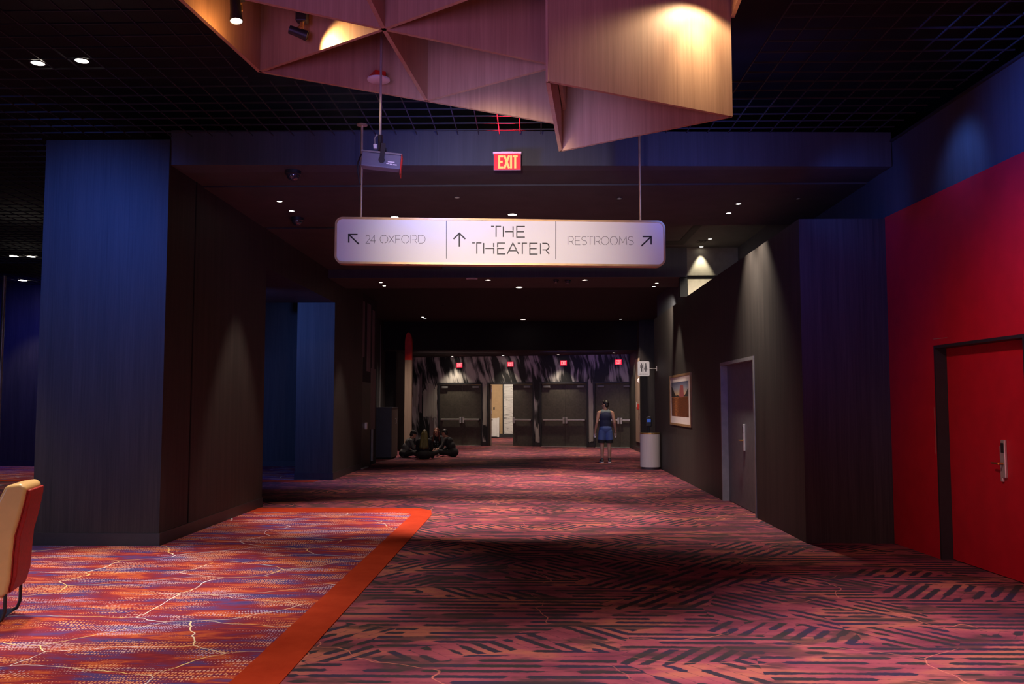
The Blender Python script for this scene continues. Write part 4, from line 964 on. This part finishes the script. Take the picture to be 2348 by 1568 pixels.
h = gbox(MB(), -L_ / 2, L_ / 2, -dg / 2, dg / 2, -hg / 2, hg / 2).build('housing', 'bluehousing', t, bevel=0.008)
gbox(MB(), L_ / 2, L_ / 2 + 0.006, -dg / 2 - 0.004, dg / 2 + 0.01, -hg / 2 - 0.04, hg / 2 + 0.005).build('lens_shield', 'alarm_red', t)  # red edge light from the exit sign is put into the shield's colour
gbox(MB(), -L_ / 2 - 0.004, L_ / 2 + 0.004, -dg / 2 - 0.004, dg / 2 + 0.004, hg / 2, hg / 2 + 0.012).build('lid', 'frame_grey', t)
for sgn in (1, -1):
    gbox(MB(), -0.012, 0.022, sgn * (dg / 2 + 0.004) - 0.003, sgn * (dg / 2 + 0.004) + 0.003, -0.01, hg / 2 + 0.075).build('yoke_arm', 'blackplastic', t)
b = MB(); b.lathe([(0, 0), (0.022, 0), (0.022, 0.015), (0, 0.015)], c + ww_ * (dg / 2 + 0.004) + uu * 0.005, 16, ww_); b.build('knob', 'blackplastic', t)
b = MB()
for k, (x0, x1, y) in enumerate(((0.05, 0.10, -0.006), (0.04, 0.062, -0.019), (0.066, 0.086, -0.022), (0.09, 0.118, -0.024))): gbox(b, x0, x1, dg / 2, dg / 2 + 0.001, y - 0.004, y + 0.004)
b.build('white_marking', 'white', h)
MB().tube([gp(872, 314), gp(864, 309), gp(859, 318), gp(860, 331)], 0.006, 8).build('cable', 'frame_grey', t, smooth=True)
MB().lathe([(0, -0.015), (0.013, -0.015), (0.016, 0.016), (0, 0.016)], gp(860.5, 336), 14).build('plug', 'white', t)
MB().tube([gp(829, 352, 0.1), gp(821, 372, 0.1), gp(820, 392, 0.1), gp(824, 414, 0.1), gp(826, 424, 0.1)], 0.006, 8).build('cable', 'blackplastic', t, smooth=True)

# ------------------------------------------------------------------ chair at the left edge
def make_chair():
    base = fl(8, 1437); base = Vector((base.x - 0.10, base.y + 0.1, 0))
    th_ = math.radians(16.7); bk = Vector((math.cos(th_), math.sin(th_), 0)); sd = Vector((-bk.y, bk.x, 0))   # bk: behind the sitter; sd: sitter's right, away from the camera
    t = thing('gaming_chair', 'tan and red upholstered chair cut by the left edge', 'chair', base)
    # near rear corner of the backrest matches the photo
    near = atY(27, 1250, 6.55); O = Vector((near.x, near.y, 0)) - bk * 0.0
    wid = 0.46
    P = lambda d, w, z: O + bk * d + sd * w + Z * z
    prof = [(-0.06, 1.035), (0.045, 1.05), (0.085, 1.02), (0.075, 0.95), (0.045, 0.80), (0.01, 0.66), (0.0, 0.50), (-0.005, 0.34), (-0.025, 0.22), (-0.07, 0.20), (-0.12, 0.28), (-0.16, 0.46), (-0.19, 0.60), (-0.17, 0.74), (-0.11, 0.92)]
    b = MB(); b.prism([(d, z) for d, z in prof], P(0, 0, 0), bk, Z, sd * wid)
    o = b.build('backrest', 'tanleather', t, bevel=0.036, segs=5, smooth=True)
    rear = [(0.088, 1.00), (0.078, 0.95), (0.048, 0.80), (0.014, 0.66), (0.004, 0.50), (0.0, 0.36), (-0.018, 0.24)]
    fat = [(0.02, 0), (0.028, 0), (0.034, 0), (0.036, 0), (0.036, 0), (0.034, 0), (0.018, 0)]
    poly = rear + [(d + f[0], z) for (d, z), f in reversed(list(zip(rear, fat)))]
    b = MB(); b.prism(poly, P(0, 0.03, 0), bk, Z, sd * (wid - 0.06))
    b.build('back_panel', 'redfabric', t, bevel=0.012, segs=3, smooth=True)
    b = MB(); b.tube([P(d - 0.004, 0.028, z) for d, z in rear], 0.007, 8); b.tube([P(d - 0.004, wid - 0.028, z) for d, z in rear], 0.007, 8)
    b.build('piping', 'redfabric', t, smooth=True)
    seat = [(-0.10, 0.40), (-0.10, 0.52), (-0.55, 0.54), (-0.62, 0.50), (-0.60, 0.42), (-0.5, 0.40)]
    b = MB(); b.prism(seat, P(0, 0, 0), bk, Z, sd * wid); b.build('seat', 'tanleather', t, bevel=0.03, segs=4, smooth=True)
    b = MB()
    for w in (0.02, wid - 0.02):
        b.tube([P(-0.06, w, 0.36), P(-0.035, w, 0.22), P(-0.035, w, 0.10), P(-0.055, w, 0.045), P(-0.11, w, 0.018), P(-0.55, w, 0.018)], 0.013, 10)
    b.build('frame', 'blackplastic', t, smooth=True)
    b = MB(); b.prism([(-0.62, -0.02), (-0.07, -0.02), (-0.07, wid + 0.02), (-0.62, wid + 0.02)], P(0, 0, 0.004), bk, sd, Z * 0.03)
    b.build('base_plate', 'chrome', t, bevel=0.008)
    b = MB(); b.lathe([(0.045, 0), (0.045, 0.38)], P(-0.36, wid / 2, 0.03), 20); b.build('pedestal', 'chrome', t, smooth=True)
make_chair()

# tall metal post at the left edge
p = atY(3, 900, 17.5)
t = thing('metal_post', 'slim bright metal post at the far left edge', 'post', (p.x, 17.5, 0))
MB().tube([(p.x - 0.03, 17.5, 0.02), (p.x - 0.03, 17.5, atY(3, 632, 17.5).z)], 0.035, 14).build('pole', 'steel', t, smooth=True)
MB().lathe([(0, 0), (0.14, 0), (0.14, 0.015), (0.05, 0.03), (0, 0.03)], (p.x - 0.03, 17.5, 0), 20).build('base', 'steel', t)

# ------------------------------------------------------------------ bin, sanitiser, restroom sign, alarms, picture
p = fl(1496.5, 1077); bx, by = p.x - 0.025, p.y + 0.24
t = thing('trash_bin', 'pale cylindrical trash bin against the right wall', 'bin', (bx, by, 0))
MB().lathe([(0, 0.0), (0.225, 0.0), (0.225, 0.06), (0, 0.06)], (bx, by, 0), 40).build('base', 'kiosk_side', t, smooth=True)
MB().lathe([(0.23, 0.06), (0.252, 0.06), (0.252, 0.90), (0.235, 0.90)], (bx, by, 0), 48).build('body', 'binbody', t, smooth=True)
MB().lathe([(0.254, 0.88), (0.256, 0.905), (0.25, 0.912), (0.13, 0.905), (0.125, 0.86), (0.2, 0.80)], (bx, by, 0), 48).build('top_ring', 'brass', t, smooth=True)
q = fl(1492, 1032); sx_, sy_ = atY(1487, 965, 24.9).x, 24.9
t = thing('sanitizer_stand', 'floor stand with a blue-lit sanitizer dispenser behind the bin', 'sanitizer stand', (sx_, sy_, 0))
MB().lathe([(0, 0), (0.15, 0), (0.15, 0.02), (0, 0.03)], (sx_, sy_, 0), 24).build('base', 'blackplastic', t)
MB().tube([(sx_, sy_, 0.02), (sx_, sy_, 1.30)], 0.025, 12).build('pole', 'blackplastic', t)
zz = atY(1487, 965, 24.9).z
h = MB().box(sx_ - 0.075, sx_ + 0.075, sy_ - 0.09, sy_ - 0.02, zz - 0.16, zz + 0.10).build('dispenser', 'blackplastic', t, bevel=0.02)
MB().box(sx_ - 0.05, sx_ + 0.05, sy_ - 0.093, sy_ - 0.09, zz - 0.03, zz + 0.06).build('indicator', 'bluelamp', h)
MB().box(sx_ - 0.03, sx_ + 0.04, sy_ - 0.095, sy_ - 0.03, zz + 0.10, zz + 0.125).build('cap', 'steel', h)
# projecting restroom sign
Ys = 22.9; a = atY(1462.5, 862, Ys); c = atY(1489, 828, Ys)
t = thing('restroom_sign', 'small white projecting sign with two figures on the right wall', 'sign', (XR, Ys, (a.z + c.z) / 2))
MB().prism(rrect(a.x, c.x, a.z, c.z, 0.035), (0, Ys, 0), (1, 0, 0), Z, (0, 0.03, 0)).build('panel', 'signface', t)
MB().tube([(c.x - 0.01, Ys + 0.015, (a.z + c.z) / 2), (XR, Ys + 0.015, (a.z + c.z) / 2)], 0.010, 8).build('bracket', 'steel', t)
MB().box(XR - 0.012, XR, Ys - 0.03, Ys + 0.06, (a.z + c.z) / 2 - 0.06, (a.z + c.z) / 2 + 0.06).build('wall_plate', 'steel', t)
W_, H_ = c.x - a.x, c.z - a.z; mx, mz = (a.x + c.x) / 2, (a.z + c.z) / 2 + 0.02
for k, sgn in enumerate((-1, 1)):
    b = MB(); fx = mx + sgn * W_ * 0.18; o3 = (0, Ys - 0.003, 0)
    b.prism([(fx + 0.02 * math.cos(i * math.pi / 6), mz + 0.10 + 0.02 * math.sin(i * math.pi / 6)) for i in range(12)], o3, (1, 0, 0), Z, (0, 0.003, 0))
    if k == 0: b.prism([(fx - 0.033, mz + 0.07), (fx + 0.033, mz + 0.07), (fx + 0.033, mz - 0.01), (fx + 0.018, mz - 0.01), (fx + 0.018, mz - 0.10), (fx - 0.018, mz - 0.10), (fx - 0.018, mz - 0.01), (fx - 0.033, mz - 0.01)], o3, (1, 0, 0), Z, (0, 0.003, 0))
    else: b.prism([(fx - 0.022, mz + 0.07), (fx + 0.022, mz + 0.07), (fx + 0.045, mz - 0.045), (fx + 0.018, mz - 0.045), (fx + 0.015, mz - 0.10), (fx - 0.015, mz - 0.10), (fx - 0.018, mz - 0.045), (fx - 0.045, mz - 0.045)], o3, (1, 0, 0), Z, (0, 0.003, 0))
    b.build('pictogram', 'inkgrey', t)
b = MB(); b.box(mx - 0.002, mx + 0.002, Ys - 0.003, Ys, mz - 0.10, mz + 0.12); b.build('divider', 'inkgrey', t)
b = MB()
x = mx - 0.105
for ch in 'RESTROOMS':
    wd = 0.021 if ch in 'OM' else 0.017
    for line in GL[ch]: b.stroke([(x + p_ * wd, a.z + 0.032 + q_ * 0.028) for p_, q_ in line], 0.0035, (0, Ys - 0.003, 0), (1, 0, 0), Z, (0, 0.003, 0))
    x += wd + 0.0055
b.build('lettering', 'inkgrey', t)
# fire alarm and white strobe on the wall beside the restroom passage
p = atX(1465.5, 932, 3.645)
t = thing('fire_alarm', 'red fire alarm on the wall beside the tan panel', 'fire alarm', (3.66, p.y, p.z))
MB().box(3.57, 3.66, p.y - 0.09, p.y + 0.09, p.z - 0.10, p.z + 0.09).build('body', 'alarm_red', t, bevel=0.01)
MB().box(3.555, 3.57, p.y - 0.03, p.y + 0.03, p.z - 0.02, p.z + 0.15).build('pull_handle', 'white', t, bevel=0.005)
p = atX(1465.5, 873, 3.645)
t = thing('wall_strobe', 'small white strobe above the red fire alarm', 'strobe', (3.66, p.y, p.z))
MB().box(3.62, 3.66, p.y - 0.08, p.y + 0.08, p.z - 0.09, p.z + 0.09).build('back_plate', 'white', t, bevel=0.01)
MB().box(3.585, 3.62, p.y - 0.03, p.y + 0.03, p.z - 0.05, p.z + 0.06).build('flash_lens', 'white', t, bevel=0.012)
# picture on the right wall
a = atX(1537.5, 862, XR); c = atX(1585.5, 853, XR); bz = atX(1585.5, 980, XR).z
ya, yb, zt = a.y, c.y, c.z
t = thing('framed_picture', 'framed print of a red river sunset on the dark right wall', 'picture', (XR, (ya + yb) / 2, bz))
b = MB(); fr = 0.05
for y0, y1, z0, z1 in ((yb, ya, zt - fr, zt), (yb, ya, bz, bz + fr), (yb, yb + fr * 1.2, bz + fr, zt - fr), (ya - fr * 1.2, ya, bz + fr, zt - fr)): b.box(XR - 0.03, XR, y0, y1, z0, z1)
b.build('frame', 'goldframe', t)
MB().box(XR - 0.018, XR - 0.004, yb + fr, ya - fr, bz + fr, zt - fr).build('mount', 'mat', t)
iy0, iy1 = yb + 0.27, ya - 0.24; iz0, iz1 = bz + 0.20, zt - 0.165
pr = MB().box(XR - 0.0195, XR - 0.018, iy0, iy1, iz0, iz1).build('print', 'print', t)
Yw, Zh = iy1 - iy0, iz1 - iz0
def shape(pts, mat, nm, d):
    MB().prism([(iy0 + a_ * Yw, iz0 + b_ * Zh) for a_, b_ in pts], (XR - 0.0195, 0, 0), (0, 1, 0), Z, (-d, 0, 0)).build(nm, mat, pr)
shape([(1, .57), (1, .88), (.95, .86), (.88, .80), (.80, .68), (.73, .61), (.60, .63), (.5, .58), (.5, .57)], 'cliff', 'printed_cliff', 0.0006)
shape([(0, .57), (0, .80), (.05, .77), (.12, .68), (.20, .62), (.26, .60), (.26, .57)], 'cliff', 'printed_cliff', 0.0006)
shape([(.24, .57), (.26, .72), (.28, .90), (.46, .91), (.50, .74), (.52, .57)], 'stack', 'printed_rock', 0.0004)
# cabinet in the left recess
a = fl(855, 1052); c = fl(898, 1053); zt = atY(877, 935, c.y).z
t = thing('cabinet', 'dark blue upright cabinet in the black left recess', 'cabinet', ((a.x + c.x) / 2, c.y + 0.5, 0))
x0, x1, y0 = a.x, c.x, c.y
MB().box(x0, x1 - 0.02, y0, y0 + 1.1, 0.05, zt).build('body', 'kiosk', t, bevel=0.008)
sd_ = MB().box(x1 - 0.02, x1, y0 + 0.02, y0 + 1.1, 0.05, zt - 0.02).build('side_panel', 'kiosk_side', t)
MB().box(x0 + 0.02, x1 - 0.03, y0 + 0.03, y0 + 1.08, 0, 0.05).build('plinth', 'black', t)
MB().box(x0 - 0.01, x1 + 0.01, y0 - 0.01, y0 + 1.11, zt, zt + 0.02).build('top', 'kiosk', t)
hb2 = atX(906, 965, x1)
b = MB(); b.tube([(x1, hb2.y, hb2.z - 0.07), (x1 + 0.04, hb2.y, hb2.z - 0.07), (x1 + 0.04, hb2.y, hb2.z + 0.07), (x1, hb2.y, hb2.z + 0.07)], 0.008, 8); b.build('handle', 'steel', sd_)
# ------------------------------------------------------------------ people
def infl(prims, d):
    out = []
    for p in prims:
        if p[0] == 'cap': out.append(('cap', p[1], p[2] + d, p[3], p[4] + d))
        else: out.append(('ell', p[1], tuple(r + d for r in p[2]), p[3]))
    return out
def voxel_mesh(name, prims, vox, smooth_it=4):
    b = MB()
    for p in prims:
        if p[0] == 'cap': b.cap(p[1], p[2], p[3], p[4])
        elif p[0] == 'cyl': b.tube([p[1], p[3]], [p[2], p[4]], 20)
        else: b.ball(p[1], p[2], p[3] if p[3] is not None else None, 18, 12)
    me = b.mesh(name + '_raw'); o = bpy.data.objects.new(name + '_tmp', me); COL.objects.link(o)
    r = o.modifiers.new('r', 'REMESH'); r.mode = 'VOXEL'; r.voxel_size = vox
    s = o.modifiers.new('s', 'SMOOTH'); s.iterations = smooth_it; s.factor = 0.5
    dg = bpy.context.evaluated_depsgraph_get(); ev = o.evaluated_get(dg)
    m = bpy.data.meshes.new_from_object(ev, depsgraph=dg); m.name = name
    bpy.data.objects.remove(o, do_unlink=True); bpy.data.meshes.remove(me)
    for p in m.polygons: p.use_smooth = True
    return m
def rz(a): return Matrix.Rotation(a, 3, 'Z')
def head_set(c, yaw, pitch=0.0, s=1.0):
    """prims of a head whose face looks along +Y turned by yaw; returns (skin prims, function to place points)"""
    R = rz(yaw) @ Matrix.Rotation(pitch, 3, 'X'); c = Vector(c)
    T = lambda x, y, z: c + R @ Vector((x * s, y * s, z * s))
    E_ = lambda x, y, z, r: ('ell', T(x, y, z), tuple(k * s for k in r), R)
    pr = [E_(0, -0.012, 0.030, (0.073, 0.092, 0.088)), E_(0, 0.022, -0.040, (0.056, 0.066, 0.075)),
          ('cap', T(0, 0.070, -0.085), 0.022 * s, T(0, 0.055, -0.075), 0.030 * s),
          ('cap', T(0, 0.083, 0.012), 0.010 * s, T(0, 0.101, -0.028), 0.015 * s),
          ('cap', T(-0.035, 0.074, 0.026), 0.013 * s, T(0.035, 0.074, 0.026), 0.013 * s),
          ('cap', T(-0.022, 0.080, -0.060), 0.010 * s, T(0.022, 0.080, -0.060), 0.010 * s),
          E_(-0.076, -0.010, -0.008, (0.012, 0.020, 0.032)), E_(0.076, -0.010, -0.008, (0.012, 0.020, 0.032))]
    return pr, T, R
def hand_set(w, d, side, out, curl=0.5, s=1.0):
    """palm and five fingers: w wrist, d direction of the fingers, side = towards the thumb, out = back of the hand"""
    w, d, side, out = Vector(w), Vector(d).normalized(), Vector(side).normalized(), Vector(out).normalized()
    pr = [('cap', w, 0.026 * s, w + d * 0.03 * s, 0.027 * s)]
    for k in range(4):
        o = (0.030 - 0.020 * k) * s
        root = w + d * 0.085 * s + side * o
        pr.append(('cap', w + d * 0.03 * s + side * o * 0.7, 0.015 * s, root, 0.0125 * s))
        ln = (0.072, 0.080, 0.074, 0.058)[k] * s
        a = root + (d * math.cos(curl) - out * math.sin(curl)) * ln * 0.5
        e = a + (d * math.cos(curl * 2) - out * math.sin(curl * 2)) * ln * 0.5
        pr += [('cap', root, 0.0105 * s, a, 0.0095 * s), ('cap', a, 0.0095 * s, e, 0.0082 * s)]
    a = w + d * 0.03 * s + side * 0.032 * s; m = a + (side * 0.75 + d * 0.6 - out * 0.35).normalized() * 0.040 * s
    pr += [('cap', w + d * 0.015 * s + side * 0.012 * s, 0.017 * s, a, 0.014 * s), ('cap', a, 0.0125 * s, m, 0.011 * s), ('cap', m, 0.0105 * s, m + (d * 0.9 + side * 0.15 - out * 0.35).normalized() * 0.032 * s, 0.009 * s)]
    return pr
def person(label, pos, yaw, body, parts, vox, group=None):
    root = thing('person', label, 'person', pos, group)
    root.rotation_euler = (0, 0, yaw)
    def add(name, prims, mat, v, sm=4):
        m = voxel_mesh(name, prims, v, sm) if isinstance(prims, list) else prims
        o = bpy.data.objects.new(name, m); COL.objects.link(o); o.parent = root
        m.materials.append(M[mat]); return o
    add('body', body, 'skin', vox)
    for name, prims, mat, v in parts: add(name, prims, mat, v)
    return root
def face_bits(T, R, s=1.0):
    out = []
    for sx in (-1, 1): out.append(('eye', [('ell', T(sx * 0.031, 0.079, 0.008), (0.011 * s, 0.008 * s, 0.008 * s), R)], 'eye', 0.003))
    out.append(('mouth', [('cap', T(-0.020, 0.088, -0.055), 0.006 * s, T(0.020, 0.088, -0.055), 0.006 * s)], 'lips', 0.003))
    return out

# the person standing before the last doors, back to the camera
pos = fl(1389, 1061); pos = Vector((pos.x, pos.y, 0))
def stand():
    torso = [('ell', (0, 0, 0.95), (0.160, 0.115, 0.12), None), ('ell', (0, 0.0, 1.12), (0.140, 0.10, 0.16), None), ('ell', (0, -0.012, 1.29), (0.168, 0.112, 0.17), None),
             ('cap', (-0.145, -0.01, 1.395), 0.062, (0.145, -0.01, 1.395), 0.062), ('cap', (-0.06, -0.015, 1.42), 0.06, (0.06, -0.015, 1.42), 0.06)]
    neck = [('cap', (0, -0.01, 1.43), 0.058, (0, 0.012, 1.55), 0.052)]
    hd, T, R = head_set((0.0, 0.022, 1.612), math.radians(48))
    arms, legs, hands, thighs, calves, shoes = [], [], [], [], [], []
    for sx in (-1, 1):
        sh, el, wr = (sx * 0.185, -0.012, 1.385), (sx * 0.245, -0.045, 1.12), (sx * 0.285, 0.045, 0.885)
        arms += [('cap', sh, 0.058, (sx * 0.218, -0.03, 1.25), 0.049), ('cap', (sx * 0.218, -0.03, 1.25), 0.049, el, 0.040), ('cap', el, 0.041, (sx * 0.262, -0.005, 1.02), 0.040), ('cap', (sx * 0.262, -0.005, 1.02), 0.040, wr, 0.026)]
        hands += hand_set(wr, (sx * 0.10, 0.10, -1), (-sx * 0.15, 1, 0.05), (sx, 0.1, 0.1), 0.42)
        hip, kn, an = (sx * 0.088, 0, 0.90), (sx * 0.098, 0.012, 0.48), (sx * 0.102, -0.02, 0.085)
        thighs += [('cap', hip, 0.092, (sx * 0.094, 0.008, 0.68), 0.076), ('cap', (sx * 0.094, 0.008, 0.68), 0.076, kn, 0.054)]
        calves += [('cap', kn, 0.053, (sx * 0.102, -0.022, 0.36), 0.056), ('cap', (sx * 0.102, -0.022, 0.36), 0.056, an, 0.035)]
        tx = -0.02 if sx < 0 else 0.035
        calves += [('cap', (sx * 0.102, -0.035, 0.05), 0.036, (sx * 0.105 + tx, 0.13, 0.035), 0.030)]
        shoes.append([('cap', (sx * 0.102, -0.045, 0.065), 0.044, (sx * 0.105 + tx * 0.6, 0.08, 0.055), 0.043), ('cap', (sx * 0.105 + tx * 0.6, 0.08, 0.052), 0.042, (sx * 0.105 + tx, 0.165, 0.048), 0.036), ('cap', (sx * 0.102, -0.03, 0.08), 0.044, (sx * 0.102, -0.022, 0.125), 0.042)])
    body = torso + neck + hd + arms + hands + thighs + calves
    top = infl(torso[:3], 0.013) + [('ell', (0, 0, 1.10), (0.172, 0.122, 0.24), None), ('ell', (0, 0, 0.96), (0.178, 0.132, 0.12), None)] + [('cap', (-0.085, -0.012, 1.36), 0.078, (0.085, -0.012, 1.36), 0.078), ('cap', (-0.095, -0.03, 1.40), 0.050, (-0.075, -0.02, 1.435), 0.046), ('cap', (0.095, -0.03, 1.40), 0.050, (0.075, -0.02, 1.435), 0.046)]
    yoke = [('cap', (-0.09, -0.035, 1.40), 0.068, (0.09, -0.035, 1.40), 0.068), ('cap', (-0.088, -0.03, 1.42), 0.052, (-0.072, -0.02, 1.455), 0.042), ('cap', (0.088, -0.03, 1.42), 0.052, (0.072, -0.02, 1.455), 0.042)]
    shorts = infl(torso[:1], 0.020) + [('cyl', (sx * 0.082, 0, 0.90), 0.108, (sx * 0.108, 0.005, 0.635), 0.112) for sx in (-1, 1)]
    under = [('cyl', (sx * 0.108, 0.006, 0.66), 0.106, (sx * 0.111, 0.008, 0.555), 0.104) for sx in (-1, 1)]
    hair = [('ell', T(0, -0.024, 0.048), (0.080, 0.092, 0.085), R), ('ell', T(0, -0.055, -0.012), (0.066, 0.058, 0.070), R), ('cap', T(-0.04, 0.045, 0.10), 0.022, T(0.04, 0.045, 0.10), 0.022)]
    parts = [('tank_top', top, 'navy', 0.010), ('yoke', yoke, 'yoke', 0.010), ('shorts', shorts, 'shorts', 0.010), ('hem', under, 'blackcloth', 0.010), ('hair', hair, 'hair_dark', 0.007)]
    for s_ in shoes:
        parts.append(('shoe', s_, 'shoe', 0.008))
    parts += face_bits(T, R)
    r = person('person in navy tank top and blue shorts standing before the last far door', pos, math.radians(2), body, parts, 0.0058)
    for sx, tx in ((-1, -0.02), (1, 0.035)):
        b = MB(); path = [(sx * 0.102 + 0.045 * math.cos(a), -0.045 + 0.045 * math.sin(a)) for a in [math.pi + i * math.pi / 8 for i in range(9)]] + [(sx * 0.105 + tx + 0.036 * math.cos(a), 0.165 + 0.042 * math.sin(a)) for a in [i * math.pi / 8 for i in range(9)]]
        b.prism(path, (0, 0, 0.0), (1, 0, 0), (0, 1, 0), (0, 0, 0.030)); me = b.mesh('sole'); o = bpy.data.objects.new('sole', me); COL.objects.link(o); o.parent = r; me.materials.append(M['sole'])
    q = rz(math.radians(2))
    for sx, l in ((-1, 'left'), (1, 'right')):
        cc = pos + q @ Vector((sx * 0.286, 0.075, 0.70))
        t = thing('cup', 'pale cup held in the %s hand of the standing person' % l, 'cup', cc, 'cups held by the standing person')
        MB().lathe([(0, 0), (0.026, 0), (0.034, 0.105), (0.030, 0.105), (0.023, 0.006), (0, 0.006)], cc, 20).build('cup_body', 'cup', t, smooth=True)
        MB().lathe([(0.034, 0.100), (0.0365, 0.102), (0.0365, 0.108), (0.034, 0.11)], cc, 20).build('rim', 'white', t)
stand()

def seated(label, px_, py_, yaw, hair, shirt, pants, sleeves, head_yaw=0.0, lean=0.10, long_hair=False, cap=False, head_pitch=-0.25, reach=0.42, arm_down=0.18, sc=1.0, stripe=None, shoe=None, y_off=0.0):
    p = fl(px_, py_); p = Vector((p.x, p.y + y_off, 0))
    k = lambda x, y, z: (x * sc, y * sc, z * sc)
    L = lean
    torso = [('ell', k(0, 0, 0.14), k(0.175, 0.135, 0.135), None), ('ell', k(0, 0.02 + L * 0.3, 0.30), k(0.145, 0.11, 0.15), None), ('ell', k(0, 0.03 + L * 0.8, 0.44), k(0.165, 0.112, 0.15), None),
             ('cap', k(-0.135, 0.03 + L, 0.53), 0.060 * sc, k(0.135, 0.03 + L, 0.53), 0.060 * sc)]
    neck = [('cap', k(0, 0.035 + L, 0.55), 0.052 * sc, k(0, 0.06 + L * 1.25, 0.655), 0.048 * sc)]
    hd, T, R = head_set(k(0, 0.075 + L * 1.4, 0.72), head_yaw, head_pitch, sc)
    arms, hands, legs, feet = [], [], [], []
    for sx in (-1, 1):
        sh, el, wr = k(sx * 0.17, 0.03 + L, 0.525), k(sx * 0.215, 0.12 + L, 0.30), k(sx * 0.10, reach, arm_down)
        arms.append([('cap', sh, 0.054 * sc, el, 0.042 * sc), ('cap', el, 0.042 * sc, wr, 0.027 * sc)])
        d = (Vector(wr) - Vector(el)).normalized()
        hands += hand_set(wr, d * 1.0 + Vector((-sx * 0.2, 0, 0)), (-sx * 0.6, 0, 1), (sx * 0.5, 0.2, 1), 0.5, sc)
        hip, kn, an = k(sx * 0.10, 0.04, 0.115), k(sx * 0.34, 0.34, 0.175), k(-sx * 0.10, 0.44 + 0.02 * sx, 0.075)
        legs.append([('cap', hip, 0.088 * sc, kn, 0.058 * sc), ('cap', kn, 0.058 * sc, an, 0.040 * sc)])
        feet.append([('cap', an, 0.042 * sc, k(-sx * 0.22, 0.47, 0.05), 0.036 * sc)])
    body = torso + neck + hd + arms[0] + arms[1] + hands + legs[0] + legs[1] + feet[0] + feet[1]
    parts = [('shirt', infl(torso, 0.015 * sc) + [('cap', k(-0.06, 0.03 + L, 0.565), 0.048 * sc, k(0.06, 0.03 + L, 0.565), 0.048 * sc)], shirt, 0.011),
             ('trousers', infl(legs[0] + legs[1], 0.013 * sc) + [('ell', k(0, 0, 0.135), k(0.195, 0.155, 0.13), None)], pants, 0.011)]
    for a_ in arms: parts.append(('sleeve', infl([a_[0], ('cap', a_[1][1], a_[1][2], tuple(Vector(a_[1][1]).lerp(Vector(a_[1][3]), 0.82)), 0.032 * sc)], 0.011 * sc), sleeves, 0.010))
    if stripe:
        e = arms[stripe[0]]
        off = Vector((0.028 * (1 if stripe[0] else -1), 0.0, 0.030)) * sc
        parts.append(('sleeve_stripe', [('cap', tuple(Vector(e[0][1]) + off), 0.040 * sc, tuple(Vector(e[0][3]) + off), 0.030 * sc), ('cap', tuple(Vector(e[1][1]) + off), 0.030 * sc, tuple(Vector(e[1][1]).lerp(Vector(e[1][3]), .8) + off), 0.022 * sc)], 'greycloth', 0.008))
    for f_ in feet: parts.append(('shoe', infl(f_, 0.010 * sc), shoe or 'shoe', 0.010))
    hp = [('ell', T(0, -0.024, 0.046), tuple(q * sc for q in (0.083, 0.094, 0.088)), R), ('ell', T(0, -0.058, -0.015), tuple(q * sc for q in (0.070, 0.060, 0.075)), R)]
    if long_hair:
        hp += [('cap', T(-0.045, -0.075, -0.02), 0.055 * sc, k(-0.075, -0.075 + L * 0.6, 0.36), 0.062 * sc), ('cap', T(0.045, -0.075, -0.02), 0.055 * sc, k(0.075, -0.075 + L * 0.6, 0.36), 0.062 * sc), ('cap', T(0, -0.085, 0), 0.06 * sc, k(0, -0.10 + L * 0.6, 0.33), 0.06 * sc)] if long_hair == 'back' else \
              [('cap', T(sx * 0.078, -0.01, 0.0), 0.026 * sc, tuple(Vector(k(sx * 0.10, 0.10 + L, 0.44))), 0.034 * sc) for sx in (-1, 1)]
    parts.append(('hair', hp, hair, 0.009))
    if cap:
        parts.append(('cap', [('ell', T(0, -0.012, 0.062), tuple(q * sc for q in (0.090, 0.104, 0.078)), R), ('cap', T(-0.03, 0.095, 0.060), 0.012 * sc, T(-0.03, 0.165, 0.045), 0.010 * sc), ('cap', T(0.03, 0.095, 0.060), 0.012 * sc, T(0.03, 0.165, 0.045), 0.010 * sc), ('cap', T(0, 0.09, 0.062), 0.014 * sc, T(0, 0.175, 0.046), 0.010 * sc)], 'blackcloth', 0.008))
    parts += face_bits(T, R, sc)
    return person(label, p, yaw, body, parts, 0.0085), k
G1 = None
seated('person in black cap and grey shirt seated at left of the floor group', 921, 1051, math.radians(-72), 'hair_dark', 'greycloth', 'blackcloth', 'greycloth', head_pitch=-0.30, lean=0.16, cap=True, sc=0.97, y_off=0.45)
seated('person with long faded blond hair seated back to the camera', 972, 1053, math.radians(2), 'hair_olive', 'blackcloth', 'blackcloth', 'blackcloth', long_hair='back', lean=0.06, sc=1.02, y_off=0.0)
wr_, k_ = seated('person with long red-brown hair seated facing the camera', 1003, 1041, math.radians(176), 'hair_brown', 'blackcloth', 'blackcloth', 'blackcloth', long_hair='front', lean=0.10, head_pitch=-0.08, head_yaw=math.radians(-6), sc=1.02)
b = MB()
rnd = random.Random(3)
for (x, z, r) in ((-0.05, 0.40, 0.030), (0.045, 0.41, 0.034), (-0.045, 0.33, 0.026), (0.03, 0.33, 0.018), (-0.04, 0.27, 0.022)):
    b.ball((x, 0.245 if z > 0.35 else 0.215, z), (r, 0.012, r), None, 12, 8)
me = b.mesh('shirt_print'); o = bpy.data.objects.new('shirt_print', me); COL.objects.link(o); o.parent = wr_; me.materials.append(M['yoke'])
seated('person in black jacket with a grey sleeve stripe seated at right of the floor group', 1040, 1047, math.radians(68), 'hair_dark', 'blackcloth', 'blackcloth', 'blackcloth', head_pitch=-0.38, lean=0.17, cap=False, stripe=(0, 1), shoe='sole', sc=1.0)
